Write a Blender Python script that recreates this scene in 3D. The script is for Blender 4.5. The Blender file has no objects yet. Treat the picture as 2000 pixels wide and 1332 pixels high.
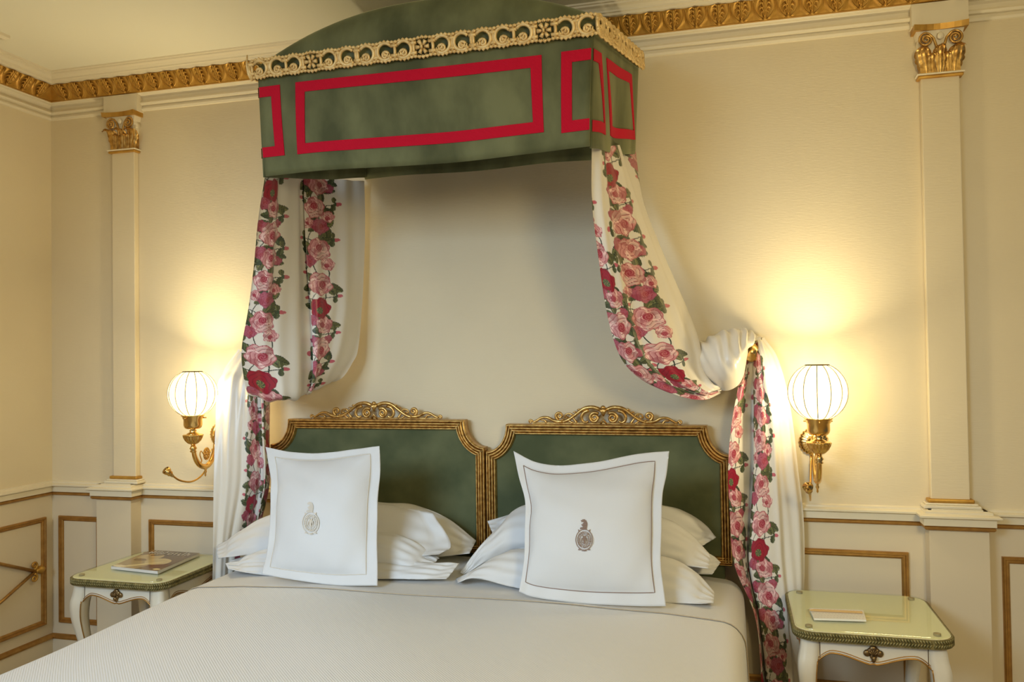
import bpy, math, random
import numpy as np
from mathutils import Matrix, Vector
random.seed(7); rng = np.random.default_rng(7)
SC = bpy.context.scene; COL = SC.collection
PI = math.pi

# ------------------------------------------------------------------ camera
CAM = np.array([0.0, -3.3, 1.44])
YAW, PITCH, ROLL, FPX = -0.261387, 0.0197315, -0.0142756, 1606.6
_f = np.array([math.sin(YAW)*math.cos(PITCH), math.cos(YAW)*math.cos(PITCH), math.sin(PITCH)])
_r = np.array([math.cos(YAW), -math.sin(YAW), 0.0]); _u = np.cross(_r, _f)
CR = math.cos(ROLL)*_r + math.sin(ROLL)*_u
CU = -math.sin(ROLL)*_r + math.cos(ROLL)*_u
cam = bpy.data.cameras.new('camera'); cam.sensor_width = 36.0; cam.lens = 36.0*FPX/2000.0; cam.clip_start = 0.05
co = bpy.data.objects.new('camera', cam); COL.objects.link(co)
M = Matrix.Identity(4)
for i in range(3):
    M[i][0] = CR[i]; M[i][1] = CU[i]; M[i][2] = -_f[i]; M[i][3] = CAM[i]
co.matrix_world = M; SC.camera = co

# ------------------------------------------------------------------ light
SC.view_settings.view_transform = 'Standard'; SC.view_settings.look = 'None'
SC.view_settings.gamma = 1.0; SC.view_settings.use_curve_mapping = False
SC.view_settings.exposure = 0.10
w = bpy.data.worlds.new('daylight'); SC.world = w; w.use_nodes = True
w.node_tree.nodes['Background'].inputs[0].default_value = (0.80, 0.88, 1.0, 1)
w.node_tree.nodes['Background'].inputs[1].default_value = 0.10
def area_light(name, loc, target, size, size_y, power, color):
    l = bpy.data.lights.new(name, 'AREA'); l.shape = 'RECTANGLE'; l.size = size; l.size_y = size_y
    l.energy = power; l.color = color
    o = bpy.data.objects.new(name, l); COL.objects.link(o); o.location = loc
    o.rotation_euler = (Vector(target)-Vector(loc)).to_track_quat('-Z', 'Y').to_euler()
    return o
# tall window in the wall behind the camera on the left, and the room's ceiling lamp
wl = area_light('window_daylight', (-2.1, -4.3, 2.25), (-1.35, -1.15, 0.7), 1.4, 1.0, 20, (0.58, 0.77, 1.0))
wl.data.spread = math.radians(70)
pl = bpy.data.lights.new('chandelier_light', 'POINT'); pl.energy = 86; pl.color = (1.0, 0.82, 0.46); pl.shadow_soft_size = 0.25
po = bpy.data.objects.new('chandelier_light', pl); COL.objects.link(po); po.location = (0.9, -3.2, 2.0)
# wall lamp further along the left wall, out of the picture
pl2 = bpy.data.lights.new('left_wall_lamp_light', 'POINT'); pl2.energy = 4.5; pl2.color = (1.0, 0.82, 0.46); pl2.shadow_soft_size = 0.1
po2 = bpy.data.objects.new('left_wall_lamp_light', pl2); COL.objects.link(po2); po2.location = (-3.21+0.25, -1.6, 1.6)

# ------------------------------------------------------------------ helpers
def at(px, py, Y):
    """world point on the plane y=Y seen at photo pixel (px, py)"""
    d = CR*((px-1000.0)/FPX) - CU*((py-666.0)/FPX) + _f
    return CAM + d*((Y-CAM[1])/d[1])
def atZ(px, py, Z):
    d = CR*((px-1000.0)/FPX) - CU*((py-666.0)/FPX) + _f
    return CAM + d*((Z-CAM[2])/d[2])

def srgb(r, g, b):
    f = lambda c: (c/255/12.92) if c/255 <= 0.04045 else ((c/255+0.055)/1.055)**2.4
    return (f(r), f(g), f(b))

MATS = {}
def mat(name, color, rough=0.6, metal=0.0, noise=None, bump=None, sheen=None, spec=None, coat=None, attr=None, wave=None):
    """noise=(scale, color2, detail)  bump=(scale, strength, distance)"""
    if name in MATS: return MATS[name]
    m = bpy.data.materials.new(name); m.use_nodes = True
    nt = m.node_tree; b = nt.nodes['Principled BSDF']; L = nt.links
    b.inputs['Base Color'].default_value = (*color, 1); b.inputs['Roughness'].default_value = rough
    b.inputs['Metallic'].default_value = metal
    if spec is not None: b.inputs['Specular IOR Level'].default_value = spec
    if coat: b.inputs['Coat Weight'].default_value = coat; b.inputs['Coat Roughness'].default_value = 0.1
    if sheen:
        b.inputs['Sheen Weight'].default_value = sheen[0]; b.inputs['Sheen Roughness'].default_value = sheen[1]
        b.inputs['Sheen Tint'].default_value = (*sheen[2], 1)
    tc = nt.nodes.new('ShaderNodeTexCoord')
    if attr:
        a = nt.nodes.new('ShaderNodeAttribute'); a.attribute_name = attr
        L.new(a.outputs['Color'], b.inputs['Base Color'])
    if noise:
        n = nt.nodes.new('ShaderNodeTexNoise'); n.inputs['Scale'].default_value = noise[0]
        n.inputs['Detail'].default_value = noise[2] if len(noise) > 2 else 4
        mp = nt.nodes.new('ShaderNodeMapping')
        if len(noise) > 3: mp.inputs['Scale'].default_value = noise[3]
        L.new(tc.outputs['Object'], mp.inputs[0]); L.new(mp.outputs[0], n.inputs['Vector'])
        cr = nt.nodes.new('ShaderNodeValToRGB')
        cr.color_ramp.elements[0].position = 0.35; cr.color_ramp.elements[1].position = 0.68
        cr.color_ramp.elements[0].color = (*color, 1); cr.color_ramp.elements[1].color = (*noise[1], 1)
        L.new(n.outputs['Fac'], cr.inputs[0]); L.new(cr.outputs[0], b.inputs['Base Color'])
    if bump or wave:
        bp = nt.nodes.new('ShaderNodeBump')
        if wave:   # (scale, strength, direction vector)
            t = nt.nodes.new('ShaderNodeTexWave'); t.inputs['Scale'].default_value = wave[0]; t.bands_direction = wave[2]
            bp.inputs['Strength'].default_value = wave[1]; bp.inputs['Distance'].default_value = 0.002
            L.new(tc.outputs['Object'], t.inputs['Vector']); L.new(t.outputs['Fac'], bp.inputs['Height'])
        else:
            t = nt.nodes.new('ShaderNodeTexNoise'); t.inputs['Scale'].default_value = bump[0]; t.inputs['Detail'].default_value = 5
            mp2 = nt.nodes.new('ShaderNodeMapping')
            if len(bump) > 3: mp2.inputs['Scale'].default_value = bump[3]
            L.new(tc.outputs['Object'], mp2.inputs[0]); L.new(mp2.outputs[0], t.inputs['Vector'])
            bp.inputs['Strength'].default_value = bump[1]; bp.inputs['Distance'].default_value = bump[2]
            L.new(t.outputs['Fac'], bp.inputs['Height'])
        L.new(bp.outputs[0], b.inputs['Normal'])
    MATS[name] = m
    return m

WALL = mat('cream_wall_fabric', (0.72, 0.62, 0.42), 0.75, noise=(3.0, (0.70, 0.60, 0.405), 3), bump=(220, 0.25, 0.002, (0.15, 1, 1)))
DADO = mat('cream_panel_paint', (0.70, 0.60, 0.42), 0.5)
CREAM = mat('cream_moulding_paint', (0.76, 0.68, 0.50), 0.45)
CEIL = mat('ceiling_paint', (0.80, 0.77, 0.61), 0.8)
GILT = mat('gilded_moulding', (0.40, 0.21, 0.055), 0.38, 0.75, noise=(30, (0.52, 0.29, 0.08), 4))
LEAFG = mat('gilded_leaf', (0.56, 0.32, 0.06), 0.40, 0.5, noise=(18, (0.42, 0.21, 0.03), 4))
BRASS = mat('polished_brass', (0.80, 0.52, 0.18), 0.22, 1.0)
ANTIQ = mat('antique_gold', (0.74, 0.47, 0.15), 0.34, 0.9, noise=(60, (0.38, 0.20, 0.05), 5), bump=(150, 0.25, 0.002))
PALEG = mat('pale_gold_carving', (0.86, 0.64, 0.30), 0.45, 0.35, noise=(45, (0.66, 0.44, 0.17), 4))
VELVET = mat('green_velvet', (0.060, 0.068, 0.024), 0.8, noise=(6.5, (0.160, 0.170, 0.075), 7, (1.0, 1.0, 0.55)), sheen=(0.35, 0.35, (0.66, 0.68, 0.38)))  # lighter patches: nap tone, with its cloudy sheen painted into the colour
VELVET2 = mat('green_headboard_velvet', (0.060, 0.074, 0.030), 0.9, noise=(6, (0.120, 0.132, 0.060), 8), sheen=(0.25, 0.4, (0.5, 0.6, 0.35)))
BRAID = mat('red_braid', (0.58, 0.004, 0.030), 0.75, spec=0.2, wave=(150, 0.6, 'DIAGONAL'))
PRINT = mat('rose_print_sateen', (0.8, 0.8, 0.8), 0.34, attr='print', spec=0.5)
LINEN = mat('white_linen', (0.63, 0.625, 0.605), 0.6, bump=(14, 0.10, 0.01))
PIQUE = mat('white_pique', (0.69, 0.685, 0.665), 0.65, wave=(70, 0.25, 'DIAGONAL'))
STITCH = mat('beige_stitching', (0.45, 0.36, 0.24), 0.8)
BROWN = mat('brown_embroidery', (0.23, 0.15, 0.11), 0.8)
BEIGE = mat('beige_embroidery', (0.62, 0.56, 0.46), 0.8)
PAINTW = mat('worn_cream_paint', (0.74, 0.69, 0.56), 0.35, noise=(9, (0.70, 0.64, 0.50), 6))
TOPG = mat('pale_green_table_top', (0.84, 0.80, 0.56), 0.35)
DARK = mat('dark_joint', (0.10, 0.06, 0.03), 0.8)
CARPET = mat('beige_carpet', (0.42, 0.34, 0.22), 0.95, bump=(400, 0.5, 0.004))

def mesh(name, V, F, material, parent=None, smooth=False, kind=None, auto=None):
    me = bpy.data.meshes.new(name)
    me.from_pydata([tuple(map(float, v)) for v in V], [], [tuple(map(int, f)) for f in F]); me.update()
    if smooth: me.polygons.foreach_set('use_smooth', [True]*len(me.polygons))
    if material: me.materials.append(material)
    o = bpy.data.objects.new(name, me); COL.objects.link(o)
    if parent is not None: o.parent = parent
    if kind: o['kind'] = kind
    return o

def grid_mesh(name, P, material, parent=None, colors=None, close_u=False, thick=0.0, flip=False):
    """P: (nu, nv, 3) array -> smooth quad sheet"""
    nu, nv = P.shape[:2]
    idx = np.arange(nu*nv).reshape(nu, nv)
    if close_u: idx = np.vstack([idx, idx[:1]])
    q = np.stack([idx[:-1, :-1], idx[1:, :-1], idx[1:, 1:], idx[:-1, 1:]], -1).reshape(-1, 4)
    if flip: q = q[:, ::-1]
    me = bpy.data.meshes.new(name)
    me.vertices.add(nu*nv); me.vertices.foreach_set('co', P.reshape(-1).astype(np.float32))
    me.loops.add(q.size); me.loops.foreach_set('vertex_index', q.reshape(-1).astype(np.int32))
    me.polygons.add(len(q))
    me.polygons.foreach_set('loop_start', np.arange(0, q.size, 4, dtype=np.int32))
    me.polygons.foreach_set('loop_total', np.full(len(q), 4, dtype=np.int32))
    me.polygons.foreach_set('use_smooth', np.ones(len(q), dtype=bool))
    me.update(calc_edges=True); me.validate()
    if colors is not None:
        a = me.color_attributes.new('print', 'FLOAT_COLOR', 'POINT')
        c4 = np.ones((nu*nv, 4), np.float32); c4[:, :3] = colors.reshape(-1, 3)
        a.data.foreach_set('color', c4.reshape(-1))
    me.materials.append(material)
    o = bpy.data.objects.new(name, me); COL.objects.link(o)
    if parent is not None: o.parent = parent
    if thick:
        s = o.modifiers.new('thickness', 'SOLIDIFY'); s.thickness = thick; s.offset = 0
    return o

class MB:
    def __init__(s): s.V = []; s.F = []
    def add(s, V, F):
        n = len(s.V); s.V.extend([tuple(v) for v in V]); s.F.extend([tuple(i+n for i in f) for f in F]); return s
    def box(s, x0, x1, y0, y1, z0, z1):
        V = [(x, y, z) for x in (x0, x1) for y in (y0, y1) for z in (z0, z1)]
        return s.add(V, [(0, 1, 3, 2), (4, 6, 7, 5), (0, 4, 5, 1), (2, 3, 7, 6), (0, 2, 6, 4), (1, 5, 7, 3)])
    def prism(s, poly, y0, y1):   # polygon in xz extruded along y
        n = len(poly)
        V = [(x, y0, z) for x, z in poly] + [(x, y1, z) for x, z in poly]
        F = [tuple(range(n)), tuple(range(2*n-1, n-1, -1))] + [(i, i+n, (i+1) % n+n, (i+1) % n) for i in range(n)]
        return s.add(V, F)
    def tube(s, pts, r, n=8, flat=None, up=None, caps=True):
        """tube along pts; r scalar or list; flat = scale of the section along `up`"""
        P = [Vector(p) for p in pts]; N = len(P)
        R = [r]*N if np.isscalar(r) else list(r)
        V = []; prev = None
        for i in range(N):
            t = (P[min(i+1, N-1)] - P[max(i-1, 0)]).normalized()
            if up is not None: a = Vector(up) - t*t.dot(Vector(up))
            elif prev is None:
                a = Vector((0, 0, 1)) if abs(t.z) < 0.9 else Vector((1, 0, 0)); a = a - t*t.dot(a)
            else: a = prev - t*t.dot(prev)
            a.normalize(); prev = a; b = t.cross(a)
            fl = 1.0 if flat is None else flat
            for k in range(n):
                g = 2*PI*k/n
                V.append(P[i] + a*(math.cos(g)*R[i]*fl) + b*(math.sin(g)*R[i]))
        F = []
        for i in range(N-1):
            for k in range(n):
                k2 = (k+1) % n
                F.append((i*n+k, i*n+k2, (i+1)*n+k2, (i+1)*n+k))
        if caps: F.append(tuple(range(n-1, -1, -1))); F.append(tuple(range((N-1)*n, N*n)))
        return s.add([tuple(v) for v in V], F)
    def lathe(s, prof, n=24, org=(0, 0, 0), axis='z', flute=None):
        """prof [(r, h)]; flute=(count, depth, i0, i1) scallops rows i0..i1"""
        V = []
        for j, (r, h) in enumerate(prof):
            for k in range(n):
                g = 2*PI*k/n; rr = r
                if flute and flute[2] <= j <= flute[3]: rr = r*(1-flute[1]*(0.5-0.5*math.cos(flute[0]*g)))
                x, y = rr*math.cos(g), rr*math.sin(g)
                p = (x, y, h) if axis == 'z' else ((x, -h, y) if axis == 'y' else (h, x, y))
                V.append((org[0]+p[0], org[1]+p[1], org[2]+p[2]))
        F = []
        for j in range(len(prof)-1):
            for k in range(n):
                k2 = (k+1) % n
                F.append((j*n+k, j*n+k2, (j+1)*n+k2, (j+1)*n+k))
        if prof[0][0] > 1e-5: F.append(tuple(range(n-1, -1, -1)))
        if prof[-1][0] > 1e-5: F.append(tuple(range((len(prof)-1)*n, len(prof)*n)))
        return s.add(V, F)
    def ball(s, c, r, n=8, m=6):
        pr = [(max(1e-6, math.sin(PI*j/m)), -math.cos(PI*j/m)) for j in range(m+1)]
        rx, ry, rz = (r, r, r) if np.isscalar(r) else r
        V = []
        for a, h in pr:
            for k in range(n):
                g = 2*PI*k/n; V.append((c[0]+rx*a*math.cos(g), c[1]+ry*a*math.sin(g), c[2]+rz*h))
        F = [(j*n+k, j*n+(k+1) % n, (j+1)*n+(k+1) % n, (j+1)*n+k) for j in range(m) for k in range(n)]
        return s.add(V, F)
    def sweep(s, prof, path, close=False):
        """prof [(d, e)] : d offset along in-plane normal n(i), e along fixed axis; path = [(point, n_vec, e_vec)]"""
        N = len(path); n = len(prof); V = []
        for p, nv, ev in path:
            for d, e in prof: V.append(tuple(Vector(p)+Vector(nv)*d+Vector(ev)*e))
        F = []
        R = N if close else N-1
        for i in range(R):
            for k in range(n-1):
                j = (i+1) % N
                F.append((i*n+k, j*n+k, j*n+k+1, i*n+k+1))
        return s.add(V, F)
    def make(s, name, material, parent=None, smooth=False, kind=None):
        return mesh(name, s.V, s.F, material, parent, smooth, kind)

def tag(o, label, cat=None, group=None, kind=None):
    o['label'] = label
    if cat: o['category'] = cat
    if group: o['group'] = group
    if kind: o['kind'] = kind
    return o
def thing(name, label, cat, loc=(0, 0, 0), rot=(0, 0, 0), group=None):
    o = bpy.data.objects.new(name, None); COL.objects.link(o); o.location = loc; o.rotation_euler = rot
    o.empty_display_size = 0.1
    return tag(o, label, cat, group)
def struct(o, label):
    o['kind'] = 'structure'; o['label'] = label; return o
def bevel(o, wd=0.004, seg=2):
    b = o.modifiers.new('bevel', 'BEVEL'); b.width = wd; b.segments = seg; b.limit_method = 'ANGLE'; return o
def catmull(K, n):
    """K (k, d) control points -> n samples through them"""
    K = np.asarray(K, float); k = len(K)
    P = np.vstack([2*K[0]-K[1], K, 2*K[-1]-K[-2]])
    t = np.linspace(0, k-1, n); i = np.minimum(t.astype(int), k-2); f = (t-i)[:, None]
    a, b, c, d = P[i], P[i+1], P[i+2], P[i+3]
    return 0.5*((2*b)+(-a+c)*f+(2*a-5*b+4*c-d)*f**2+(-a+3*b-3*c+d)*f**3)
def loft(rows, us, nu, nv):
    """rows: list of lists of 3-D points (one per key in us). returns P (nu, nv, 3), u (nu,)"""
    R = np.asarray(rows, float)                       # (nr, nk, 3)
    nk = R.shape[1]
    cols = np.stack([catmull(R[:, k], nv) for k in range(nk)])   # (nk, nv, 3)
    u = np.linspace(0, 1, nu); us = np.asarray(us, float)
    # parameter in key space, then catmull across the keys
    ks = np.interp(u, us, np.arange(nk)); i = np.minimum(ks.astype(int), nk-2); f = (ks-i)[:, None, None]
    C = np.concatenate([2*cols[:1]-cols[1:2], cols, 2*cols[-1:]-cols[-2:-1]])
    a, b, c, d = C[i], C[i+1], C[i+2], C[i+3]
    P = 0.5*((2*b)+(-a+c)*f+(2*a-5*b+4*c-d)*f**2+(-a+3*b-3*c+d)*f**3)
    return P, u
def sheet_normals(P):
    du = np.gradient(P, axis=0); dv = np.gradient(P, axis=1)
    n = np.cross(du, dv); n /= np.linalg.norm(n, axis=2, keepdims=True)+1e-9
    return n
def spiral(cx, cz, r0, r1, a0, turns, n=28):
    t = np.linspace(0, 1, n); a = a0+turns*2*PI*t; r = r0+(r1-r0)*t**0.8
    return [(cx+r[i]*math.cos(a[i]), cz+r[i]*math.sin(a[i])) for i in range(n)]

# ------------------------------------------------------------------ room shell
XL, XR, YF, ZC = -3.21, 2.6, -5.6, 2.812
wall_back = struct(MB().box(XL-0.12, XR, 0.0, 0.12, 0, ZC+0.1).make('wall_back', WALL), 'cream fabric-covered back wall behind the bed')
wall_left = struct(MB().box(XL-0.12, XL, YF, 0.0, 0, ZC+0.1).make('wall_left', WALL), 'cream side wall at the left of the room')
ceiling = struct(MB().box(XL-0.12, XR, YF, 0.12, ZC, ZC+0.1).make('ceiling', CEIL), 'warm cream ceiling above the canopy')
floor = struct(MB().box(XL-0.12, XR, YF, 0.12, -0.1, 0.0).make('floor', CARPET), 'beige carpeted floor')

PIL = [(-2.888, -2.698, -2.830, -2.705), (0.666, 0.858, 0.684, 0.811)]   # pedestal x0 x1, shaft x0 x1
PD, SD = 0.072, 0.030                                                   # pedestal / shaft projection
def rail_path(depth=PD):
    p = [(XL, YF), (XL, 0.0)]
    for a, b, _, _ in PIL: p += [(a, 0.0), (a, -depth), (b, -depth), (b, 0.0)]
    return p + [(XR, 0.0)]
def offset_sweep(mb, prof, pts, i0, i1):
    """prof [(d,z)] swept along pts[i0..i1] in plan, mitred; the room is on the right-hand side"""
    path = []
    for i in range(i0, i1+1):
        n = Vector((0, 0, 0)); ds = []
        if i > 0: ds.append((pts[i-1], pts[i]))
        if i < len(pts)-1: ds.append((pts[i], pts[i+1]))
        for a, b in ds:
            d = Vector((b[0]-a[0], b[1]-a[1], 0)).normalized(); n += Vector((d.y, -d.x, 0))
        path.append(((pts[i][0], pts[i][1], 0), n, (0, 0, 1)))
    return mb.sweep(prof, path)
RAILP = rail_path(); NP = len(RAILP)
GB = [(0, .806), (.013, .806), (.018, .811), (.018, .817), (.013, .822), (0, .822)]
RP = [(0, .822), (.020, .822), (.020, .846), (.026, .848), (.034, .852), (.034, .858), (.026, .861), (.012, .863), (.012, .870), (0, .874)]
struct(offset_sweep(MB(), RP, RAILP, 1, NP-1).make('trim_1', CREAM), 'cream chair rail stepping round the pilaster pedestals on the back wall')
offset_sweep(MB(), GB, RAILP, 1, NP-1).make('gilt_bead', GILT, bpy.data.objects['trim_1'])
struct(offset_sweep(MB(), RP, RAILP, 0, 1).make('trim_2', CREAM), 'cream chair rail along the left wall')
offset_sweep(MB(), GB, RAILP, 0, 1).make('gilt_bead', GILT, bpy.data.objects['trim_2'])
BP = [(0, 0), (.016, 0), (.016, .116), (0, .116)]
BG = [(0, .116), (.020, .116), (.022, .124), (.018, .132), (.008, .138), (0, .138)]
bb = struct(offset_sweep(MB(), BP, RAILP, 1, NP-1).make('baseboard_back', DADO), 'cream baseboard with gilt top edge on the back wall')
offset_sweep(MB(), BG, RAILP, 1, NP-1).make('gilt_edge', GILT, bb)
bl = struct(offset_sweep(MB(), BP, RAILP, 0, 1).make('baseboard_left', DADO), 'cream baseboard with gilt top edge on the left wall')
offset_sweep(MB(), BG, RAILP, 0, 1).make('gilt_edge', GILT, bl)
# smooth painted dado below the rail
MB().box(XL, XR, -0.004, 0.0, 0.0, 0.81).make('dado_panelling', DADO, wall_back)
MB().box(XL, XL+0.004, YF, 0.0, 0.0, 0.81).make('dado_panelling', DADO, wall_left)
FR = [(0, 0), (0, .010), (.004, .015), (.009, .015), (.012, .009), (.018, .009), (.024, .004), (.024, 0)]
def frame_back(x0, x1, z0, z1):
    path = [((x, -0.004, z), (nx, 0, nz), (0, -1, 0)) for x, z, nx, nz in
            ((x0, z0, 1, 1), (x0, z1, 1, -1), (x1, z1, -1, -1), (x1, z0, -1, 1))]
    return MB().sweep(FR, path, True).make('panel_moulding', GILT, wall_back)
for a in ((-3.161, -2.925), (-2.650, -1.08), (-0.89, 0.608), (0.913, 1.75)): frame_back(a[0], a[1], .193, .706)
path = [((XL+.004, y, z), (0, ny, nz), (1, 0, 0)) for y, z, ny, nz in ((-.05, .192, -1, 1), (-.05, .706, -1, -1), (-1.5, .706, 1, -1), (-1.5, .192, 1, 1))]
MB().sweep(FR, path, True).make('panel_moulding', GILT, wall_left)
# gilt spear-and-scroll ornament inside the left wall panel
mb = MB(); xw = XL+0.016
mb.tube([(xw, -.118, .463), (xw, -.297, .539), (xw, -.75, .731)], .0075, 8)
mb.make('gilt_rod', GILT, wall_left, True)
mb = MB(); mb.tube([(xw, -.118, .463), (xw, -.297, .378), (xw, -.75, .163+.03)], .0075, 8)
mb.make('gilt_rod', GILT, wall_left, True)
mb = MB()
for sg in (1, -1):
    sp = spiral(-.128, .463+sg*.030, .020, .004, -sg*PI/2, sg*1.35, 22)
    mb.tube([(xw+.004, a, b) for a, b in sp], np.linspace(.006, .004, 22), 8)
mb.make('scroll', LEAFG, wall_left, True)
mb = MB(); mb.lathe([(.004, -.118), (.012, -.112), (.010, -.105), (.019, -.094), (.020, -.084), (.012, -.070), (.002, -.058)], 12, (xw, 0, .463), 'z')
o = mesh('spear_tip', [(xw+(v[0]-xw), v[2]-.463+0.0, .463+v[1]) for v in [(a, b, c) for a, b, c in mb.V]], mb.F, LEAFG, wall_left, True)

# crown moulding
LO = [(0, 2.630), (.010, 2.631), (.014, 2.640), (.012, 2.647), (.007, 2.649), (.007, 2.654), (.020, 2.656), (.024, 2.664), (.020, 2.671), (.010, 2.675),
      (.012, 2.690), (.022, 2.700), (.038, 2.702), (.042, 2.706)]
GO = [(.042, 2.706), (.052, 2.7065), (.050, 2.711), (.060, 2.733), (.084, 2.758), (.094, 2.764), (.097, 2.770)]
UP = [(.097, 2.770), (.112, 2.771), (.116, 2.779), (.124, 2.780), (.126, 2.786), (.136, 2.795), (.150, 2.799), (.152, 2.805), (.160, 2.806), (.162, 2.8125)]
CP = [(XL, YF), (XL, 0.0), (XR, 0.0)]
crown = []
for nm, i0, i1, lab in (('trim_3', 1, 2, 'cream crown moulding with a gilt leaf band along the back wall'), ('trim_4', 0, 1, 'cream crown moulding with a gilt leaf band along the left wall')):
    t = struct(offset_sweep(MB(), LO, CP, i0, i1).make(nm, CREAM), lab)
    offset_sweep(MB(), UP, CP, i0, i1).make('upper_moulding', CREAM, t)
    offset_sweep(MB(), GO, CP, i0, i1).make('gilt_band', LEAFG, t)
    crown.append(t)
# one acanthus leaf of the gilt band: relief on the sloping band
UW = 0.0845
def leaf_mesh():
    mb = MB()
    def on(a, b, h=0.0):                      # a across (-.5..5), b up the band (0..1), h proud of it
        d = .050+.047*b**1.15; z = 2.709+.060*b**0.9
        return (a*UW, -(d+h*.78), z-h*.62)
    def tb(pts, r0, r1, n=6, h=.0075):
        P_ = catmull(pts, 7); mb.tube([on(p[0], p[1], h+.002*k/6) for k, p in enumerate(P_)], np.linspace(r0, r1, 7), n)
    # shell-shaped tongue behind the leaf: shallow dished grid
    na, nb = 17, 11; V = []
    for i in range(na):
        for j in range(nb):
            a = -.5+i/(na-1); b = j/(nb-1)
            rim = .49*math.sqrt(max(0, 1-((b-.62)/.64)**2)); q = (rim-abs(a))/.5
            V.append(on(a, min(1.04, b*(1.02+.04*math.cos(a*2*PI))), .001+(.0045*math.sin(min(1, max(0, q)*5)*PI/2)-.004*max(0, min(1, (q-.25)*3)) if q > 0 else 0)))
    mb.add(V, [(i*nb+j, (i+1)*nb+j, (i+1)*nb+j+1, i*nb+j+1) for i in range(na-1) for j in range(nb-1)])
    for sg in (-1, 1):
        tb([(sg*.46, .95), (sg*.42, .55), (sg*.28, .22), (sg*.10, .05)], .0024, .0028, 5, .004)      # rim of the shell
        tb([(sg*.02, .62), (sg*.12, .86), (sg*.25, .80)], .0066, .0016)                              # leaf lobes
        tb([(sg*.02, .42), (sg*.13, .64), (sg*.27, .54)], .0062, .0016)
        tb([(sg*.02, .24), (sg*.10, .44), (sg*.19, .32)], .0054, .0016)
        tb([(sg*.02, .74), (sg*.07, .98), (sg*.14, 1.0)], .0058, .0018)
    tb([(0, .16), (0, .55), (0, 1.03)], .0044, .0038, 6, .012)
    mb.ball(on(0, .10, .008), .0078, 9, 6)
    return mb.V, mb.F
V, F = leaf_mesh()
leaf0 = mesh('acanthus_leaf', V, F, LEAFG, crown[0], True)
n = int((1.45-(XL+.10))/UW)
for k in range(n):
    o = leaf0 if k == 0 else leaf0.copy()
    if k: COL.objects.link(o); o.parent = crown[0]
    o.location.x = XL+.142+k*UW
for k in range(14):
    o = leaf0.copy(); COL.objects.link(o); o.parent = crown[1]
    o.rotation_euler.z = PI/2; o.location = (XL, -.142-k*UW, 0)
# ceiling panel moulding, one corner in view at the far left
c = atZ(20, 70, ZC)
mb = MB(); pr = [(0, 0), (0, -.012), (.012, -.020), (.030, -.020), (.036, -.012), (.055, -.010), (.055, 0)]
path = [((c[0], YF+.3, ZC), (-1, 0, 0), (0, 0, 1)), ((c[0], c[1], ZC), (-1, -1, 0), (0, 0, 1)), ((XL+.30, c[1], ZC), (0, -1, 0), (0, 0, 1))]
struct(mb.sweep(pr, path).make('trim_5', CREAM), 'raised cream moulding framing a ceiling panel')

# ------------------------------------------------------------------ pilasters
def acanthus(mb, cx, z0, hgt, wid, y0, out, lean=0.0, n=9, m=14):
    V = []
    for j in range(m):
        s = j/(m-1)
        ang = max(0, (s-0.68)/0.32)
        z = z0+hgt*(s if s < 0.68 else 0.68+0.26*math.sin(ang*PI*0.8)/1.0)
        y = y0-out*(0.25*s+0.1)-(out*0.95*(1-math.cos(ang*PI*0.75)))
        wd = wid*(0.55+0.55*math.sin(min(1, s*1.15)*PI*0.72))*(0.82+0.18*abs(math.cos(s*PI*4)))*(1-0.45*ang)
        for i in range(n):
            a = -1+2*i/(n-1)
            V.append((cx+a*wd/2+lean*s**2, y+out*0.32*abs(a)**1.5-0.0035*math.cos(a*PI*3.0), z-0.006*abs(a)*s))
    F = [(j*n+i, j*n+i+1, (j+1)*n+i+1, (j+1)*n+i) for j in range(m-1) for i in range(n-1)]
    return mb.add(V, F)
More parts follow.
